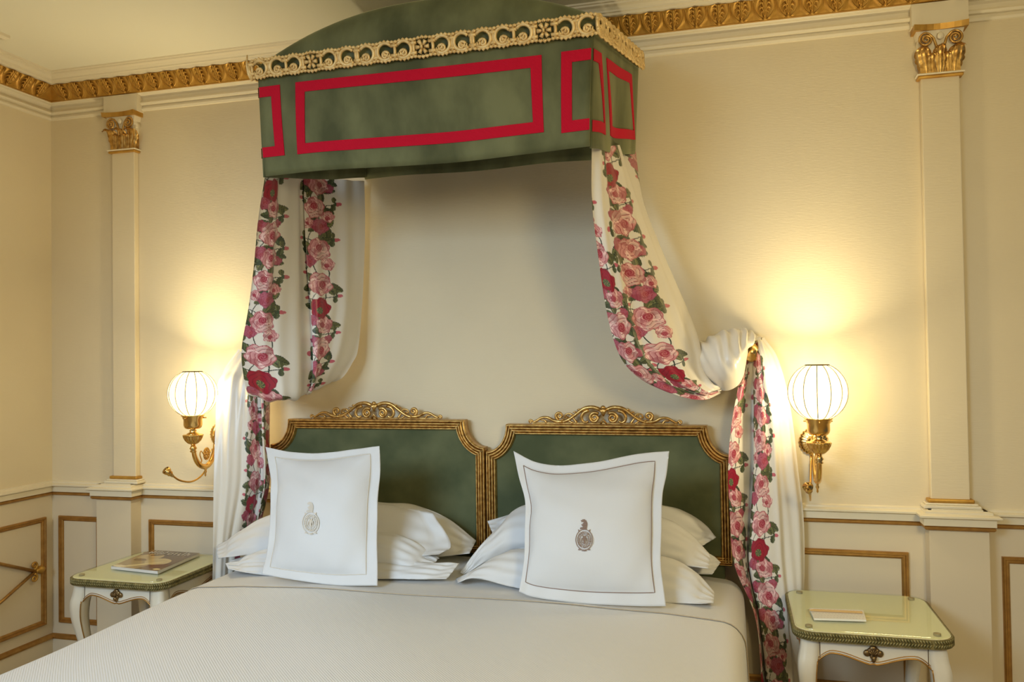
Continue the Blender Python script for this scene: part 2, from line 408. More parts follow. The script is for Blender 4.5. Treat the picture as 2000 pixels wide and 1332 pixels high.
for q, (p0, p1, s0, s1) in enumerate(PIL):
    cx = (s0+s1)/2; hw = (s1-s0)/2
    t = struct(MB().box(s0, s1, -SD, 0.0, .90, 2.44).make('trim_%d' % (6+q), WALL),
               ['cream pilaster with gilt capital near the left corner', 'cream pilaster with gilt capital beyond the right-hand lamp'][q])
    bevel(t, .003)
    MB().box(p0, p1, -PD, 0.0, 0.0, .812).make('pedestal', DADO, t)
    mb = MB().box(p0+.012, p1-.012, -PD+.010, 0, .868, .876)
    mb.box(s0-.030, s1+.030, -SD-.028, 0, .876, .888); mb.box(s0-.022, s1+.022, -SD-.020, 0, .888, .895)
    bevel(mb.make('base_moulding', CREAM, t), .003)
    bevel(MB().box(s0-.013, s1+.013, -SD-.013, 0, .895, .909).make('gilt_ring', LEAFG, t), .005, 3)
    # entablature block over the capital
    MB().box(s0-.030, s1+.030, -.048, 0, 2.622, 2.704).make('entablature_block', CREAM, t)
    bevel(MB().box(s0-.012, s1+.012, -SD-.012, 0, 2.432, 2.443).make('gilt_ring', LEAFG, t), .004, 3)
    bevel(MB().box(s0-.016, s1+.016, -SD-.016, 0, 2.443, 2.449).make('neck_ring', CREAM, t), .002)
    # bell
    V = []
    for z, e, d in ((2.449, .000, SD), (2.50, .000, SD+.004), (2.56, .004, SD+.010), (2.602, .016, SD+.016)):
        V += [(s0-e, -d, z), (s1+e, -d, z), (s1+e, 0, z), (s0-e, 0, z)]
    F = [(4*j+a, 4*j+(a+1) % 4, 4*j+4+(a+1) % 4, 4*j+4+a) for j in range(3) for a in range(4)]
    cap = mesh('capital', V, F, CREAM, t)
    MB().box(s0-.003, s1+.003, -SD-.006, 0, 2.449, 2.522).make('gilt_drum', ANTIQ, cap)
    # abacus with a concave front
    ab = [(cx+a*(hw+.026), -(SD+.036-.016*(1-a*a))) for a in np.linspace(-1, 1, 9)]
    poly = ab + [(cx+hw+.026, 0), (cx-hw-.026, 0)]
    V = [(x, y, 2.602) for x, y in poly]+[(x*1.0, y-.004 if y < 0 else y, 2.622) for x, y in poly]; k = len(poly)
    F = [tuple(range(k)), tuple(range(2*k-1, k-1, -1))]+[(i, (i+1) % k, (i+1) % k+k, i+k) for i in range(k)]
    mesh('abacus', V, F, LEAFG, cap)
    for sg in (-1, 1):
        mb = MB()
        sp = spiral(cx+sg*.048, 2.567, .026, .004, PI/2, -sg*2.1, 44)
        yv = [-(SD+.020+.008*i/43) for i in range(44)]
        st = [(cx+sg*.010, 2.515), (cx+sg*.013, 2.545), (cx+sg*.022, 2.574), (cx+sg*.036, 2.590)]
        pts = [(a, -(SD+.014), b) for a, b in st]+[(a, yv[i], b) for i, (a, b) in enumerate(sp)]
        mb.tube(pts, np.linspace(.0048, .0034, len(pts)), 7); mb.make('volute', ANTIQ, cap, True)
        mb = MB().lathe([(.001, SD+.012), (.024, SD+.010), (.027, 0)], 20, (cx+sg*.048, 0, 2.567), 'y'); mb.make('volute_eye', CREAM, cap, True)
        acanthus(MB(), cx+sg*.046, 2.449, .100, .062, -SD-.004, .026, sg*.016).make('acanthus_leaf', ANTIQ, cap, True)
        acanthus(MB(), cx+sg*.025, 2.449, .078, .036, -SD-.006, .012).make('acanthus_leaf', ANTIQ, cap, True)
    acanthus(MB(), cx, 2.449, .102, .050, -SD-.008, .024).make('acanthus_leaf', ANTIQ, cap, True)
    mb = MB(); mb.ball((cx, -SD-.022, 2.578), (.012, .006, .014), 10, 8); mb.make('abacus_flower', CREAM, cap, True)

# ------------------------------------------------------------------ bed
BX0, BX1 = -1.995, 0.022
BCX = (BX0+BX1)/2
bed = thing('bed', 'wide double bed base and mattress under the white bedspread', 'bed', (BCX, -1.4, 0))
def local(o, root, _T=Matrix.Translation): o.parent = root; o.matrix_parent_inverse = Matrix.Translation(root.location).inverted(); return o
o = MB().box(BX0+.05, BX1-.05, -2.5, -.10, .08, .36).make('bed_base', PAINTW); bevel(o, .02); local(o, bed)
o = MB().box(BX0+.03, BX1-.03, -2.52, -.085, .36, .575).make('mattress', LINEN); bevel(o, .05, 4); local(o, bed)
for x in (BX0+.12, BX1-.12):
    for y in (-2.4, -.25): local(MB().lathe([(.03, 0), (.035, .08)], 12, (x, y, 0)).make('leg', GILT, None, True), bed)

def bed_profile(y, n):
    """cross-section of the bedspread at y: points x,z from the left hem over the top to the right hem"""
    zt = .628; r = .075
    pts = [(BX0-.012, .10), (BX0-.010, .30), (BX0-.004, .45)]
    for g in np.linspace(PI, PI/2, 7): pts.append((BX0+r+r*math.cos(g), zt-.03-r+r*math.sin(g)+.0))
    pts += [(BX0+.25, zt-.014), (BX0+.55, zt-.003), (BCX, zt), (BX1-.55, zt-.003), (BX1-.25, zt-.014)]
    for g in np.linspace(PI/2, 0, 7): pts.append((BX1-r+r*math.cos(g), zt-.03-r+r*math.sin(g)))
    pts += [(BX1+.004, .45), (BX1+.010, .30), (BX1+.012, .10)]
    P = np.array(pts); d = np.r_[0, np.cumsum(np.hypot(*np.diff(P, axis=0).T))]
    t = np.linspace(0, d[-1], n)
    return np.interp(t, d, P[:, 0]), np.interp(t, d, P[:, 1])
def spread(name, y0, y1, nv, nu, lift, material, hem=0.0):
    P = np.zeros((nu, nv, 3))
    for j, y in enumerate(np.linspace(y0, y1, nv)):
        x, z = bed_profile(y, nu)
        up = np.clip((z-.50)/.1, 0, 1)
        wob = .0035*np.sin(x*3.1+y*2.0)*np.sin(y*4.3+1.0)+.002*np.sin(x*9+y*7)
        P[:, j, 0] = BCX+(x-BCX)*(1+lift*0.9); P[:, j, 1] = y; P[:, j, 2] = z+up*(wob+lift)
    return P
P = spread('x', -.12, -2.55, 120, 140, 0.002, PIQUE)
sp_ = grid_mesh('bedspread', P, PIQUE); tag(sp_, 'white ribbed bedspread covering the double bed', 'bedspread')
P = spread('x', -.11, -.640, 40, 140, 0.0045, LINEN)
fold = grid_mesh('turned_down_sheet', P, LINEN); tag(fold, 'plain white sheet turned down over the top of the bedspread below the pillows', 'sheet')
mb = MB(); i = P.shape[0]
mb.tube([tuple(P[k, -1]+np.array([0, 0, .0005])) for k in range(2, i-2)], .0016, 5); mb.make('hem_stitching', STITCH, fold)

# ------------------------------------------------------------------ headboards
def headboard(x0, x1, zt, label):
    t = thing('headboard', label, 'headboard', ((x0+x1)/2, -.05, 0), group='paired headboards')
    t['group'] = 'paired headboards'
    cx = (x0+x1)/2; zs = zt-.112; rx = .086; zb = .652
    def put(o): return local(o, t)
    def outline(k=12):
        pts = [(x0, zb), (x0, zs)]
        for g in np.linspace(0, PI/2, k): pts.append((x0+rx*math.sin(g)+.0, zt-.006-(zt-.006-zs)*math.cos(g)))
        pts[2] = (x0+.006, zs+.001)
        pts.append((x0+rx, zt))
        R = [(2*cx-x, z) for x, z in pts][::-1]
        return pts+R
    O = outline()
    def inset(pts, d):
        out = []
        for i, p in enumerate(pts):
            a = pts[i-1] if i else (p[0], p[1]-1); b = pts[i+1] if i < len(pts)-1 else (p[0], p[1]-1)
            v1 = Vector((p[0]-a[0], p[1]-a[1])).normalized(); v2 = Vector((b[0]-p[0], b[1]-p[1])).normalized()
            n1 = Vector((v1.y, -v1.x)); n2 = Vector((v2.y, -v2.x)); n = n1+n2
            n = n/max(.35, n.dot(n1)) if n.length > 1e-6 else n1
            out.append(((p[0], p[1]), (n.x, n.y)))
        return out
    prof = [(0, 0), (0, .016)]
    for k in range(4):      # four reeds
        c = .0055+k*.0105
        for g in np.linspace(PI, 0, 6): prof.append((c+.0048*math.cos(g), .017+(.004, .007, .004, .001)[k]+.0085*math.sin(g)))
    prof += [(.0435, .010), (.0435, 0)]
    path = [((p[0], -.042, p[1]), (n[0], 0, n[1]), (0, -1, 0)) for p, n in inset(O, 0)]
    put(MB().sweep(prof, path).make('gilded_frame', ANTIQ, None, False))
    # bottom rail of the frame
    pb = [((x, -.042, zb+.018), (0, 0, -1), (0, -1, 0)) for x in (x0+.004, x1-.004)]
    put(MB().sweep([(d*.8, e*.9) for d, e in prof], pb).make('bottom_rail', ANTIQ))
    # upholstered velvet panel: polygon fan with a soft bulge
    e = .034; ax, az = rx+e*.85, zt-zs+e*.8
    g0 = math.asin(e/ax)
    I = [(x0+e, zb)]+[(x0+ax*math.sin(g), zt-az*math.cos(g)) for g in np.linspace(g0, math.acos(e/az), 12)]
    I = I+[(2*cx-x, z) for x, z in I][::-1]
    n = len(I)
    V = [(x, -.052, z) for x, z in I]+[(x, -.044, z) for x, z in I]
    put(mesh('velvet_panel', V, [tuple(range(n))]+[(i, i+n, (i+1) % n+n, (i+1) % n) for i in range(n)], VELVET2))
    put(MB().prism([(x, z) for x, z in O], -.042, -.020).make('back_board', GILT))
    put(MB().box(x0+.03, x1-.03, -.046, -.026, .30, zb+.01).make('lower_board', VELVET2))
    for x in (x0+.03, x1-.07): put(MB().box(x, x+.04, -.045, -.015, 0, zb).make('leg', GILT))
    # carved cresting: mirrored scrolls
    cr = put(MB().tube([(cx-.29, -.050, zt+.004), (cx+.29, -.050, zt+.004)], .0035, 6).make('cresting', ANTIQ))
    def carve(pts, r0, r1, nm, n=8, dep=.9):
        P3 = [(cx+a, -.052, zt+b) for a, b in pts]
        o = MB().tube(P3, np.linspace(r0, r1, len(P3)), n, dep, (0, -1, 0)).make(nm, ANTIQ, cr, True); return o
    for sg in (-1, 1):
        m2 = lambda L: [(sg*a, b) for a, b in L]
        carve(m2(spiral(.036, .026, .023, .004, PI*.75, -1.9, 40)), .0062, .0040, 'scroll')
        # big arched leaf from the middle down and out
        arch = catmull([(.012, .058), (.040, .068), (.075, .064), (.105, .044), (.135, .022), (.165, .010), (.195, .009)], 26)
        carve(m2([tuple(p) for p in arch]), .0085, .0055, 'scroll')
        inner = catmull([(.058, .056), (.078, .048), (.088, .030), (.084, .014), (.070, .008), (.062, .014)], 20)
        carve(m2([tuple(p) for p in inner]), .0075, .0045, 'scroll')
        carve(m2(spiral(.178, .034, .018, .003, -PI*.45, 1.45, 30)), .0062, .0040, 'scroll')
        out = catmull([(.165, .010), (.200, .014), (.225, .026), (.250, .026), (.272, .014), (.288, .007)], 24)
        carve(m2([tuple(p) for p in out]), .0070, .0042, 'scroll')
        carve(m2(spiral(.298, .010, .0085, .002, PI, -1.2, 18)), .0042, .0028, 'scroll')
        carve(m2([tuple(p) for p in catmull([(.120, .030), (.132, .042), (.150, .040), (.156, .028)], 12)]), .0048, .0026, 'scroll')
        carve(m2([tuple(p) for p in catmull([(.108, .006), (.118, .020), (.128, .030)], 10)]), .0058, .0022, 'scroll')
        carve(m2([tuple(p) for p in catmull([(.124, .004), (.136, .012), (.150, .016)], 10)]), .0050, .0022, 'scroll')
        carve(m2([tuple(p) for p in catmull([(.232, .006), (.240, .016), (.256, .016)], 10)]), .0052, .0028, 'scroll')
        for k in range(5):
            a = .090+k*.017; b = .058-k*.0105
            carve(m2([(a, b), (a+.010, b+.003), (a+.016, b-.002)]), .0042, .0018, 'leaf_tip', 6)
    mb = MB()
    for k, a in enumerate((-.6, -.3, 0, .3, .6)):
        mb.tube([(cx, -.056, zt+.034), (cx+.010*a, -.060, zt+.052), (cx+.026*a, -.058, zt+.070-.006*abs(a))], [.003, .006, .0035], 6)
    mb.ball((cx, -.058, zt+.068), (.010, .007, .008), 8, 6)
    mb.tube([(cx-.012, -.056, zt+.004), (cx, -.058, zt+.020), (cx+.012, -.056, zt+.004)], .004, 6)
    mb.make('palmette', ANTIQ, cr, True)
    return t
headboard(-1.974, -.988, 1.184, 'gilt-framed green velvet headboard behind the cushion with the faint beige crest')
headboard(-.984, -.012, 1.168, 'gilt-framed green velvet headboard behind the cushion with the brown crest')

# ------------------------------------------------------------------ canopy over the bed
can = thing('bed_canopy', 'green velvet bed canopy with red braid and carved gilt edging', 'canopy', (-.965, -0.004, 2.23), (math.radians(11), 0, math.radians(-2)))
CH = .325                       # top of the valance, bottom of the carved edging
CL, CRT, CDP = -.565, .583, .80
def cx_(x, z): return x+.075*z                                     # the hanging fabric leans slightly
def side_x(s, y): return (CL-.004 if s < 0 else CRT+.028*(1+y/CDP))
def cloth(kind, u, v):
    """point of the valance: u along (0..1), v from hem 0 to top 1"""
    z = v*CH*1.05
    if kind == 'front':
        x = CL+(CRT-CL)*u
        y = -CDP+.006*np.sin(u*23)*(1-v)+.005*np.sin(u*9+1)*(1-v)-.006*np.sin(v*PI)
        z = z+.006*np.sin(u*7+.5)*(1-v)
        return np.stack([cx_(x, z), y, z], -1)
    if kind == 'back':
        x = CL-.006+(CRT-CL+.03)*u; return np.stack([x, -.020+.004*np.sin(u*15)+0*v, z+.004*np.sin(u*11)*(1-v)], -1)
    s = -1 if kind == 'left' else 1
    y = -CDP+(CDP-.02)*u
    x = np.vectorize(lambda yy: side_x(s, yy))(y)+s*(.010*np.sin(u*PI*3.2)*(1-v)+.004*np.sin(u*21)*(1-v))
    return np.stack([cx_(x, z), y, z+.008*np.sin(u*6+2)*(1-v)*u], -1)
for kind, nm in (('front', 'front_valance'), ('left', 'side_valance'), ('right', 'side_valance'), ('back', 'back_valance')):
    U, W_ = np.meshgrid(np.linspace(0, 1, 60), np.linspace(0, 1, 16), indexing='ij')
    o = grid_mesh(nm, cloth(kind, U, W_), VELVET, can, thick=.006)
# braid frames sewn on the valances (u0,u1,v0,v1 with skew), each leg its own strip
def braid(kind, quad, off, skip=()):
    """quad: four (u,v) corners outer; strips 0.034 m wide inside"""
    q = np.array(quad, float); L = {'front': CRT-CL}.get(kind, CDP)
    c = q.mean(0); wu, wv = .034/L, .034/(CH*1.05)
    inn = q+np.sign(c-q)*np.array([wu, wv])
    for i in skip:            # the frame runs on round the corner of the canopy: no leg there
        for k in (i, (i+1) % 4): inn[k, 0] = q[k, 0]
    mb = MB()
    n = 24
    for i in range(4):
        if i in skip: continue
        j = (i+1) % 4; rows = []
        for e in (0, 1):
            A, B = (q, inn)[e][i], (q, inn)[e][j]
            t = np.linspace(0, 1, n)[:, None]; uv = A+(B-A)*t
            rows.append(cloth(kind, uv[:, 0], uv[:, 1]))
        nv = {'front': (0, -1, 0), 'back': (0, -1, 0), 'left': (-1, 0, 0), 'right': (1, 0, 0)}[kind]
        nv = np.array(nv)*off
        V = np.concatenate([rows[0]+nv, rows[1]+nv, rows[0]+nv*.2, rows[1]+nv*.2])
        F = []
        for k in range(n-1):
            F += [(k, k+1, n+k+1, n+k), (2*n+k, 2*n+k+1, k+1, k), (n+k, n+k+1, 3*n+k+1, 3*n+k)]
        mb.add(V, F)
    return mb.make('red_braid', BRAID, can)
fu = lambda x: (x-CL)/(CRT-CL)
fv = lambda z: z/(CH*1.05)
braid('front', [(fu(-.432), fv(.062)), (fu(-.425), fv(.300)), (fu(.428), fv(.290)), (fu(.436), fv(.060))], .006)
braid('front', [(fu(.493), fv(.050)), (fu(.490), fv(.291)), (1.0, fv(.291)), (1.0, fv(.050))], .006, (2,))
braid('front', [(0.0, fv(.064)), (0.0, fv(.299)), (fu(-.486), fv(.299)), (fu(-.484), fv(.064))], .006, (0,))
braid('right', [(.0, fv(.050)), (.0, fv(.291)), (.13, fv(.291)), (.24, fv(.050))], .006, (0,))
braid('left', [(.0, fv(.064)), (.0, fv(.299)), (.15, fv(.299)), (.15, fv(.064))], .006, (0,))
braid('right', [(.36, fv(.055)), (.24, fv(.290)), (.80, fv(.290)), (.93, fv(.055))], .006)
braid('left', [(.25, fv(.060)), (.25, fv(.295)), (.90, fv(.295)), (.90, fv(.060))], .006)
braid('back', [(.06, fv(.06)), (.06, fv(.30)), (.94, fv(.30)), (.94, fv(.06))], .004)
# tester board and domed top
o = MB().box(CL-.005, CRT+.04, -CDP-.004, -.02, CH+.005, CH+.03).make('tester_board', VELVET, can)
nx, ny = 41, 16
P = np.zeros((nx, ny, 3))
for i, t in enumerate(np.linspace(-1, 1, nx)):
    hz = .055+.128*(1-abs(t)**2.3)
    x = (CL+CRT)/2+t*((CRT-CL)/2+.012)
    for j in range(ny):
        s = j/(ny-1)
        if s < .5:                                     # leaning front lunette
            k = s/.5; y = -CDP-.004+.085*(1-math.cos(k*PI/2)); z = CH+.012+hz*math.sin(k*PI/2)
        else:
            k = (s-.5)/.5; y = -CDP+.081+(CDP-.16)*k; z = CH+.012+hz*(1+.05*math.sin(k*PI))-.015*k
        P[i, j] = (cx_(x, .39), y, z)
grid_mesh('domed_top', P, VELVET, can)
mb = MB()
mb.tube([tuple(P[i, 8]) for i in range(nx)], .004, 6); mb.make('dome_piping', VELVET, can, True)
# carved and pierced gilt edging
EH = .066
def edging(length, name, place, horn=None):
    mb = MB()
    def T(a, b, d=0.0): return place(a, b, d)
    def tb(pts, r0, r1, d=.004, n=6):
        r = np.linspace(r0, r1, len(pts)); P3 = [T(a, b, d) for a, b in pts]
        mb.tube(P3, r, n)
    m = max(1, round(length/.066)); st = length/m
    for k in range(m):
        c = (k+.5)*st; sg = 1 if k % 2 == 0 else -1
        if m >= 5 and k == m//2:                          # flower in the middle of the section
            for g in range(6):
                an = g*PI/3; tb([(c+.006*math.cos(an), EH/2+.006*math.sin(an)), (c+.022*math.cos(an), EH/2+.022*math.sin(an))], .004, .0075, .006)
            tb([(c-.003, EH/2), (c+.003, EH/2)], .007, .007, .012)
        else:
            ring = [(c+sg*.026*math.cos(a), EH/2+.026*math.sin(a)) for a in np.linspace(-2.5, 2.5, 18)]
            tb(ring, .0068, .0055)
            sp = spiral(c+sg*.000, EH/2-.012, .014, .003, PI*.9 if sg > 0 else PI*.1, -sg*1.2, 14)
            tb(sp, .005, .0032, .006)
            for g in (.55, 1.1, 2.0):
                tb([(c-sg*.020+sg*.010*g, .010+.004*g), (c-sg*.026+sg*.014*g, .022+.006*g)], .0045, .002, .008)
        for b, s2 in ((.004, 1), (EH-.004, -1)):          # leafy scalloped borders
            for g in range(5):
                a = (k+(g+.5)/5)*st; hh = .003*math.cos((g-2)*1.1)
                tb([(a-.005, b+s2*.004-s2*hh*.3), (a, b-s2*hh), (a+.005, b+s2*.004-s2*hh*.3)], .0055, .0048, .004, 6)
        a = k*st
        tb([(a, .006), (a+.002, EH/2), (a, EH-.006)], .0055, .0055, .003)
        for b in (.018, EH-.018): tb([(a-.012, b), (a+.012, b)], .006, .006, .004)
    a = length; tb([(a, .006), (a-.002, EH/2), (a, EH-.006)], .0055, .0055, .003)
    if horn:
        tb([(0, .0), (-.012, .02), (-.016, .05), (-.010, .082)], .009, .002, .004)
        tb([(0, .01), (-.008, .03), (-.006, .055)], .007, .003, .006)
    return mb.make(name, PALEG, can, True)
x0, x1 = CL-.020, CRT+.022; seg = (x1-x0)/3
for k in range(3):
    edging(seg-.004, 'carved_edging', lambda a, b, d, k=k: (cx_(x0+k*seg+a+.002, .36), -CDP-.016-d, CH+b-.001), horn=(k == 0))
for s in (-1, 1):
    for k in range(2):
        ln = (CDP)/2
        edging(ln-.004, 'carved_edging', lambda a, b, d, k=k, s=s: (cx_(side_x(s, -CDP+k*ln+a)+s*(.016+d), .36), -CDP-.012+k*ln+a, CH+b-.001))

# ------------------------------------------------------------------ rose print (flat colour print of the curtain fabric)
CW = np.array((0.78, 0.73, 0.63))
PALE, PINK, DEEP, RED, MAUVE = (np.array(srgb(*c)) for c in ((236, 196, 190), (205, 112, 122), (158, 40, 62), (165, 16, 38), (160, 84, 110)))
GRN, OLV, GRD = (np.array(srgb(*c)) for c in ((66, 84, 62), (124, 122, 76), (38, 52, 42)))
TP = 0.66                                     # repeat of the print along the cloth
ROSES = [  # s, t, radius, kind
 (.000, .02, .040, 0), (-.004, .105, .036, 1), (.012, .165, .031, 0), (-.030, .150, .020, 2), (.006, .250, .041, 0), (.036, .215, .015, 2), (-.034, .225, .020, 2),
 (.008, .335, .034, 0), (-.028, .318, .024, 2), (.040, .345, .016, 2), (-.006, .415, .037, 0), (.010, .480, .028, 2), (.036, .445, .020, 0), (-.030, .470, .019, 0),
 (.002, .560, .038, 0), (-.032, .600, .022, 2), (.030, .610, .021, 0)]
BUDS = [(.060, .060, .010), (-.055, .070, .009), (.062, .190, .010), (-.060, .270, .010), (.064, .300, .009), (-.058, .380, .010), (.066, .400, .010), (-.062, .520, .010), (.058, .525, .011), (-.056, .640, .009)]
LEAVES = []
_lr = random.Random(11)
for (s_, t_, r_, k_) in ROSES:
    if r_ < .024: continue
    for q in range(4):
        a_ = _lr.uniform(0, 2*PI); d_ = r_*_lr.uniform(1.05, 1.3)
        sx = s_+d_*math.cos(a_); sx = max(-.062, min(.064, sx))
        LEAVES.append((sx, t_+d_*math.sin(a_), _lr.uniform(.015, .024), a_+_lr.uniform(-.7, .7), _lr.random()))
for (s_, t_, r_) in BUDS:
    LEAVES.append((s_*.80, t_+.012, .013, math.atan2(-.4, s_), .3)); LEAVES.append((s_*.84, t_-.014, .011, math.atan2(.6, s_), .7))
def wrapd(t, t0): return (t-t0+TP/2) % TP-TP/2
def paint(C, s, t):
    """paint the rose band (s across in m from the band centre, t along in m) over colours C (N,3)"""
    near = np.abs(s) < .095
    idx = np.nonzero(near)[0]
    if len(idx) == 0: return C
    s = s[idx]; t = t[idx]; c = C[idx]
    # stems
    for ph, am in ((0, .020), (2.1, .034)):
        x = am*np.sin(t*2*PI/TP*3+ph); m = np.abs(s-x) < .0016; c[m] = GRD
    for (s0, t0, r0) in BUDS:
        dt = wrapd(t, t0); f = np.clip((s/(s0)), 0, 1.2)
        m = (np.abs(dt-.012*(1-f)) < .0014) & (s*np.sign(s0) > 0) & (np.abs(s) < abs(s0)); c[m] = GRD
    for (s0, t0, L, a, tone) in LEAVES:
        dx = s-s0; dt = wrapd(t, t0)
        u = (dx*math.cos(a)+dt*math.sin(a))/L; v = (-dx*math.sin(a)+dt*math.cos(a))/L
        hw = .62*np.sqrt(np.clip(1-np.abs(u)**1.7, 0, 1))*(1-.25*u)
        hw = hw*(1+.07*np.sin(u*26))
        m = (np.abs(u) < 1) & (np.abs(v) < hw)
        base = GRN*(1-tone)+OLV*tone
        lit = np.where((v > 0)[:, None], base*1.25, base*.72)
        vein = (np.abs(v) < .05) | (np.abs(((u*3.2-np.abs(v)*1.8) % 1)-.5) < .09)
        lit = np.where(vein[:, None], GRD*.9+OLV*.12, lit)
        edge = np.abs(v) > hw*.86
        lit = np.where(edge[:, None], GRD, lit)
        c[m] = lit[m]
    order = sorted(range(len(ROSES)), key=lambda i: ROSES[i][2])
    for i in order:
        s0, t0, R, kind = ROSES[i]; ph = i*1.7
        dx = (s-s0)/R; dt = wrapd(t, t0)/R
        rho = np.hypot(dx, dt); th = np.arctan2(dt, dx)
        edge = 1+.07*np.sin(5*th+ph)+.045*np.sin(9*th+ph*2)
        m = rho < edge
        if not m.any(): continue
        rr = (rho/edge)[m]; tt = th[m]; X = dx[m]; Y = dt[m]
        lo, hi = ((PINK, PALE), (DEEP, RED), (MAUVE, PINK))[kind]
        ox, oy = .22*math.cos(ph), .22*math.sin(ph)+.05
        r2 = np.hypot(X-ox, Y-oy); t2 = np.arctan2(Y-oy, X-ox)
        pet = r2*3.1+.42*np.sin(2.5*t2+ph)+.20*np.sin(5*t2+ph*3)
        fr = pet-np.floor(pet)
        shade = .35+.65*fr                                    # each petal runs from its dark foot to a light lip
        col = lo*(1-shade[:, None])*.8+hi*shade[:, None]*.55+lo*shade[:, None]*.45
        if kind == 0:
            lightp = (np.sin(t2*1.0+ph+2.4) > .15) & (rr > .3) & (rr < .88)
            col = np.where(lightp[:, None], hi*(.62+.38*fr[:, None]), col)
        core = r2 < .34
        cc = np.where((np.sin(r2*34+t2*2+ph) > 0)[:, None], DEEP, PINK*.8)
        if kind == 1: cc = np.where((np.sin(t2*6+r2*18) > .2)[:, None], OLV*1.15, GRN)
        col = np.where(core[:, None], cc, col)
        line = (fr < .12) & ~core
        col = np.where(line[:, None], DEEP*.85 if kind != 1 else DEEP*.45, col)
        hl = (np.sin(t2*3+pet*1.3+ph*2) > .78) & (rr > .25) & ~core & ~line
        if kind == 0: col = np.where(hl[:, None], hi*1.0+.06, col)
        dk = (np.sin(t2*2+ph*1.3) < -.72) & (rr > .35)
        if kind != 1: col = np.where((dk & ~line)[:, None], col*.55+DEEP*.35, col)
        outl = rr > .94
        col = np.where(outl[:, None], lo*.75, col)
        c[m] = col
    for (s0, t0, r0) in BUDS:
        dx = (s-s0)/r0; dt = wrapd(t, t0)/r0
        m = (dx*dx*(.9)+dt*dt*(2.2+.9*np.sin(t0*40))) < 1; g = (dx*np.sign(s0) < -.35)
        c[m] = np.where((g & (np.abs(dt) < .8))[m][:, None], GRN, PINK*.75+DEEP*.3)
    C[idx] = c
    return C
def printed_sheet(name, P, u, bands, parent, scale_s=None):
    """bands: list of (u centre, metres per unit u, t offset, centre shift function of v)"""
    nu, nv = P.shape[:2]
    seglen = np.linalg.norm(np.diff(P, axis=1), axis=2)
    t = np.concatenate([np.zeros((nu, 1)), np.cumsum(seglen, axis=1)], 1).mean(0)[None, :]*np.ones((nu, 1))
    C = np.tile(CW, (nu*nv, 1)).astype(float)
    for uc, mpu, toff in bands:
        c_ = uc(t) if callable(uc) else uc            # a border may run off the visible fold
        s = (u[:, None]-c_)*mpu*np.ones((1, nv))
        C = paint(C, s.reshape(-1)/1.15, (t/1.15+toff).reshape(-1))
    return local(grid_mesh(name, P, PRINT, None, colors=C), parent)
def ripple(P, u, fn, amp):
    n = sheet_normals(P); v = np.linspace(0, 1, P.shape[1])[None, :]
    return P+n*(fn(u[:, None], v)*amp)[..., None]
def rows_px(rows):                                   # rows of (px, py, depth) -> world points
    return [[at(*k) for k in r] for r in rows]

# ---- left curtain
lc = thing('bed_curtain', 'white curtain with rose borders caught back at the left of the bed', 'curtain', tuple(at(500, 740, -.08)), group='pair of rose-bordered bed curtains')
US = [0, .24, .50, .535, .75, 1]
rows = [
 [(522, 335, -.74), (549, 340, -.60), (592, 345, -.38), (596, 346, -.36), (645, 350, -.20), (712, 353, -.045)],
 [(507, 430, -.70), (546, 430, -.58), (594, 432, -.36), (598, 432, -.36), (648, 434, -.22), (714, 436, -.045)],
 [(498, 520, -.64), (542, 520, -.55), (598, 522, -.34), (602, 522, -.35), (652, 524, -.23), (712, 526, -.05)],
 [(486, 600, -.57), (537, 602, -.51), (604, 604, -.32), (608, 604, -.34), (655, 606, -.24), (708, 606, -.06)],
 [(471, 680, -.49), (538, 684, -.46), (608, 684, -.30), (611, 684, -.33), (643, 686, -.25), (701, 680, -.08)],
 [(473, 730, -.43), (545, 738, -.43), (607, 738, -.28), (611, 735, -.31), (628, 730, -.25), (690, 708, -.10)],
 [(484, 772, -.36), (550, 782, -.38), (600, 770, -.25), (604, 764, -.27), (613, 759, -.22), (664, 742, -.12)],
 [(505, 768, -.24), (545, 772, -.24), (575, 764, -.16), (580, 760, -.17), (590, 757, -.14), (625, 744, -.09)],
 [(500, 722, -.13), (508, 724, -.12), (515, 724, -.10), (517, 724, -.10), (520, 724, -.09), (524, 722, -.07)]]
P, u = loft(rows_px(rows), US, 330, 520)
P = ripple(P, u, lambda U, V_: np.sin(U*2*PI*4.3+1.0)*.6+np.sin(U*2*PI*9+V_*4)*.25, .010)
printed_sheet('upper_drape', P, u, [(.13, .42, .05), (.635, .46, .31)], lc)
US = [0, .42, .70, .78, 1]
rows = [
 [(466, 682, -.07), (486, 698, -.09), (500, 705, -.10), (510, 706, -.10), (527, 708, -.06)],
 [(436, 722, -.10), (481, 725, -.12), (501, 728, -.13), (511, 729, -.12), (530, 731, -.06)],
 [(423, 756, -.14), (478, 756, -.15), (503, 758, -.13), (512, 758, -.16), (531, 759, -.06)],
 [(419, 850, -.20), (474, 852, -.17), (506, 853, -.11), (514, 853, -.16), (530, 855, -.06)],
 [(417, 950, -.235), (472, 951, -.18), (508, 952, -.11), (516, 952, -.16), (528, 953, -.06)],
 [(416, 1080, -.245), (452, 1080, -.19), (482, 1080, -.11), (488, 1080, -.15), (498, 1080, -.06)],
 [(414, 1230, -.25), (444, 1230, -.19), (468, 1230, -.11), (474, 1230, -.15), (482, 1230, -.06)],
 [(412, 1375, -.25), (440, 1375, -.19), (462, 1375, -.11), (468, 1375, -.15), (476, 1375, -.06)]]
P, u = loft(rows_px(rows), US, 230, 560)
P = ripple(P, u, lambda U, V_: np.sin(U*2*PI*3.1+.5)*np.clip(V_*3, 0, 1)+.4*np.sin(U*2*PI*7+V_*5), .006)
printed_sheet('hanging_tail', P, u, [(.60, .46, .20), (.93, .46, .45)], lc)

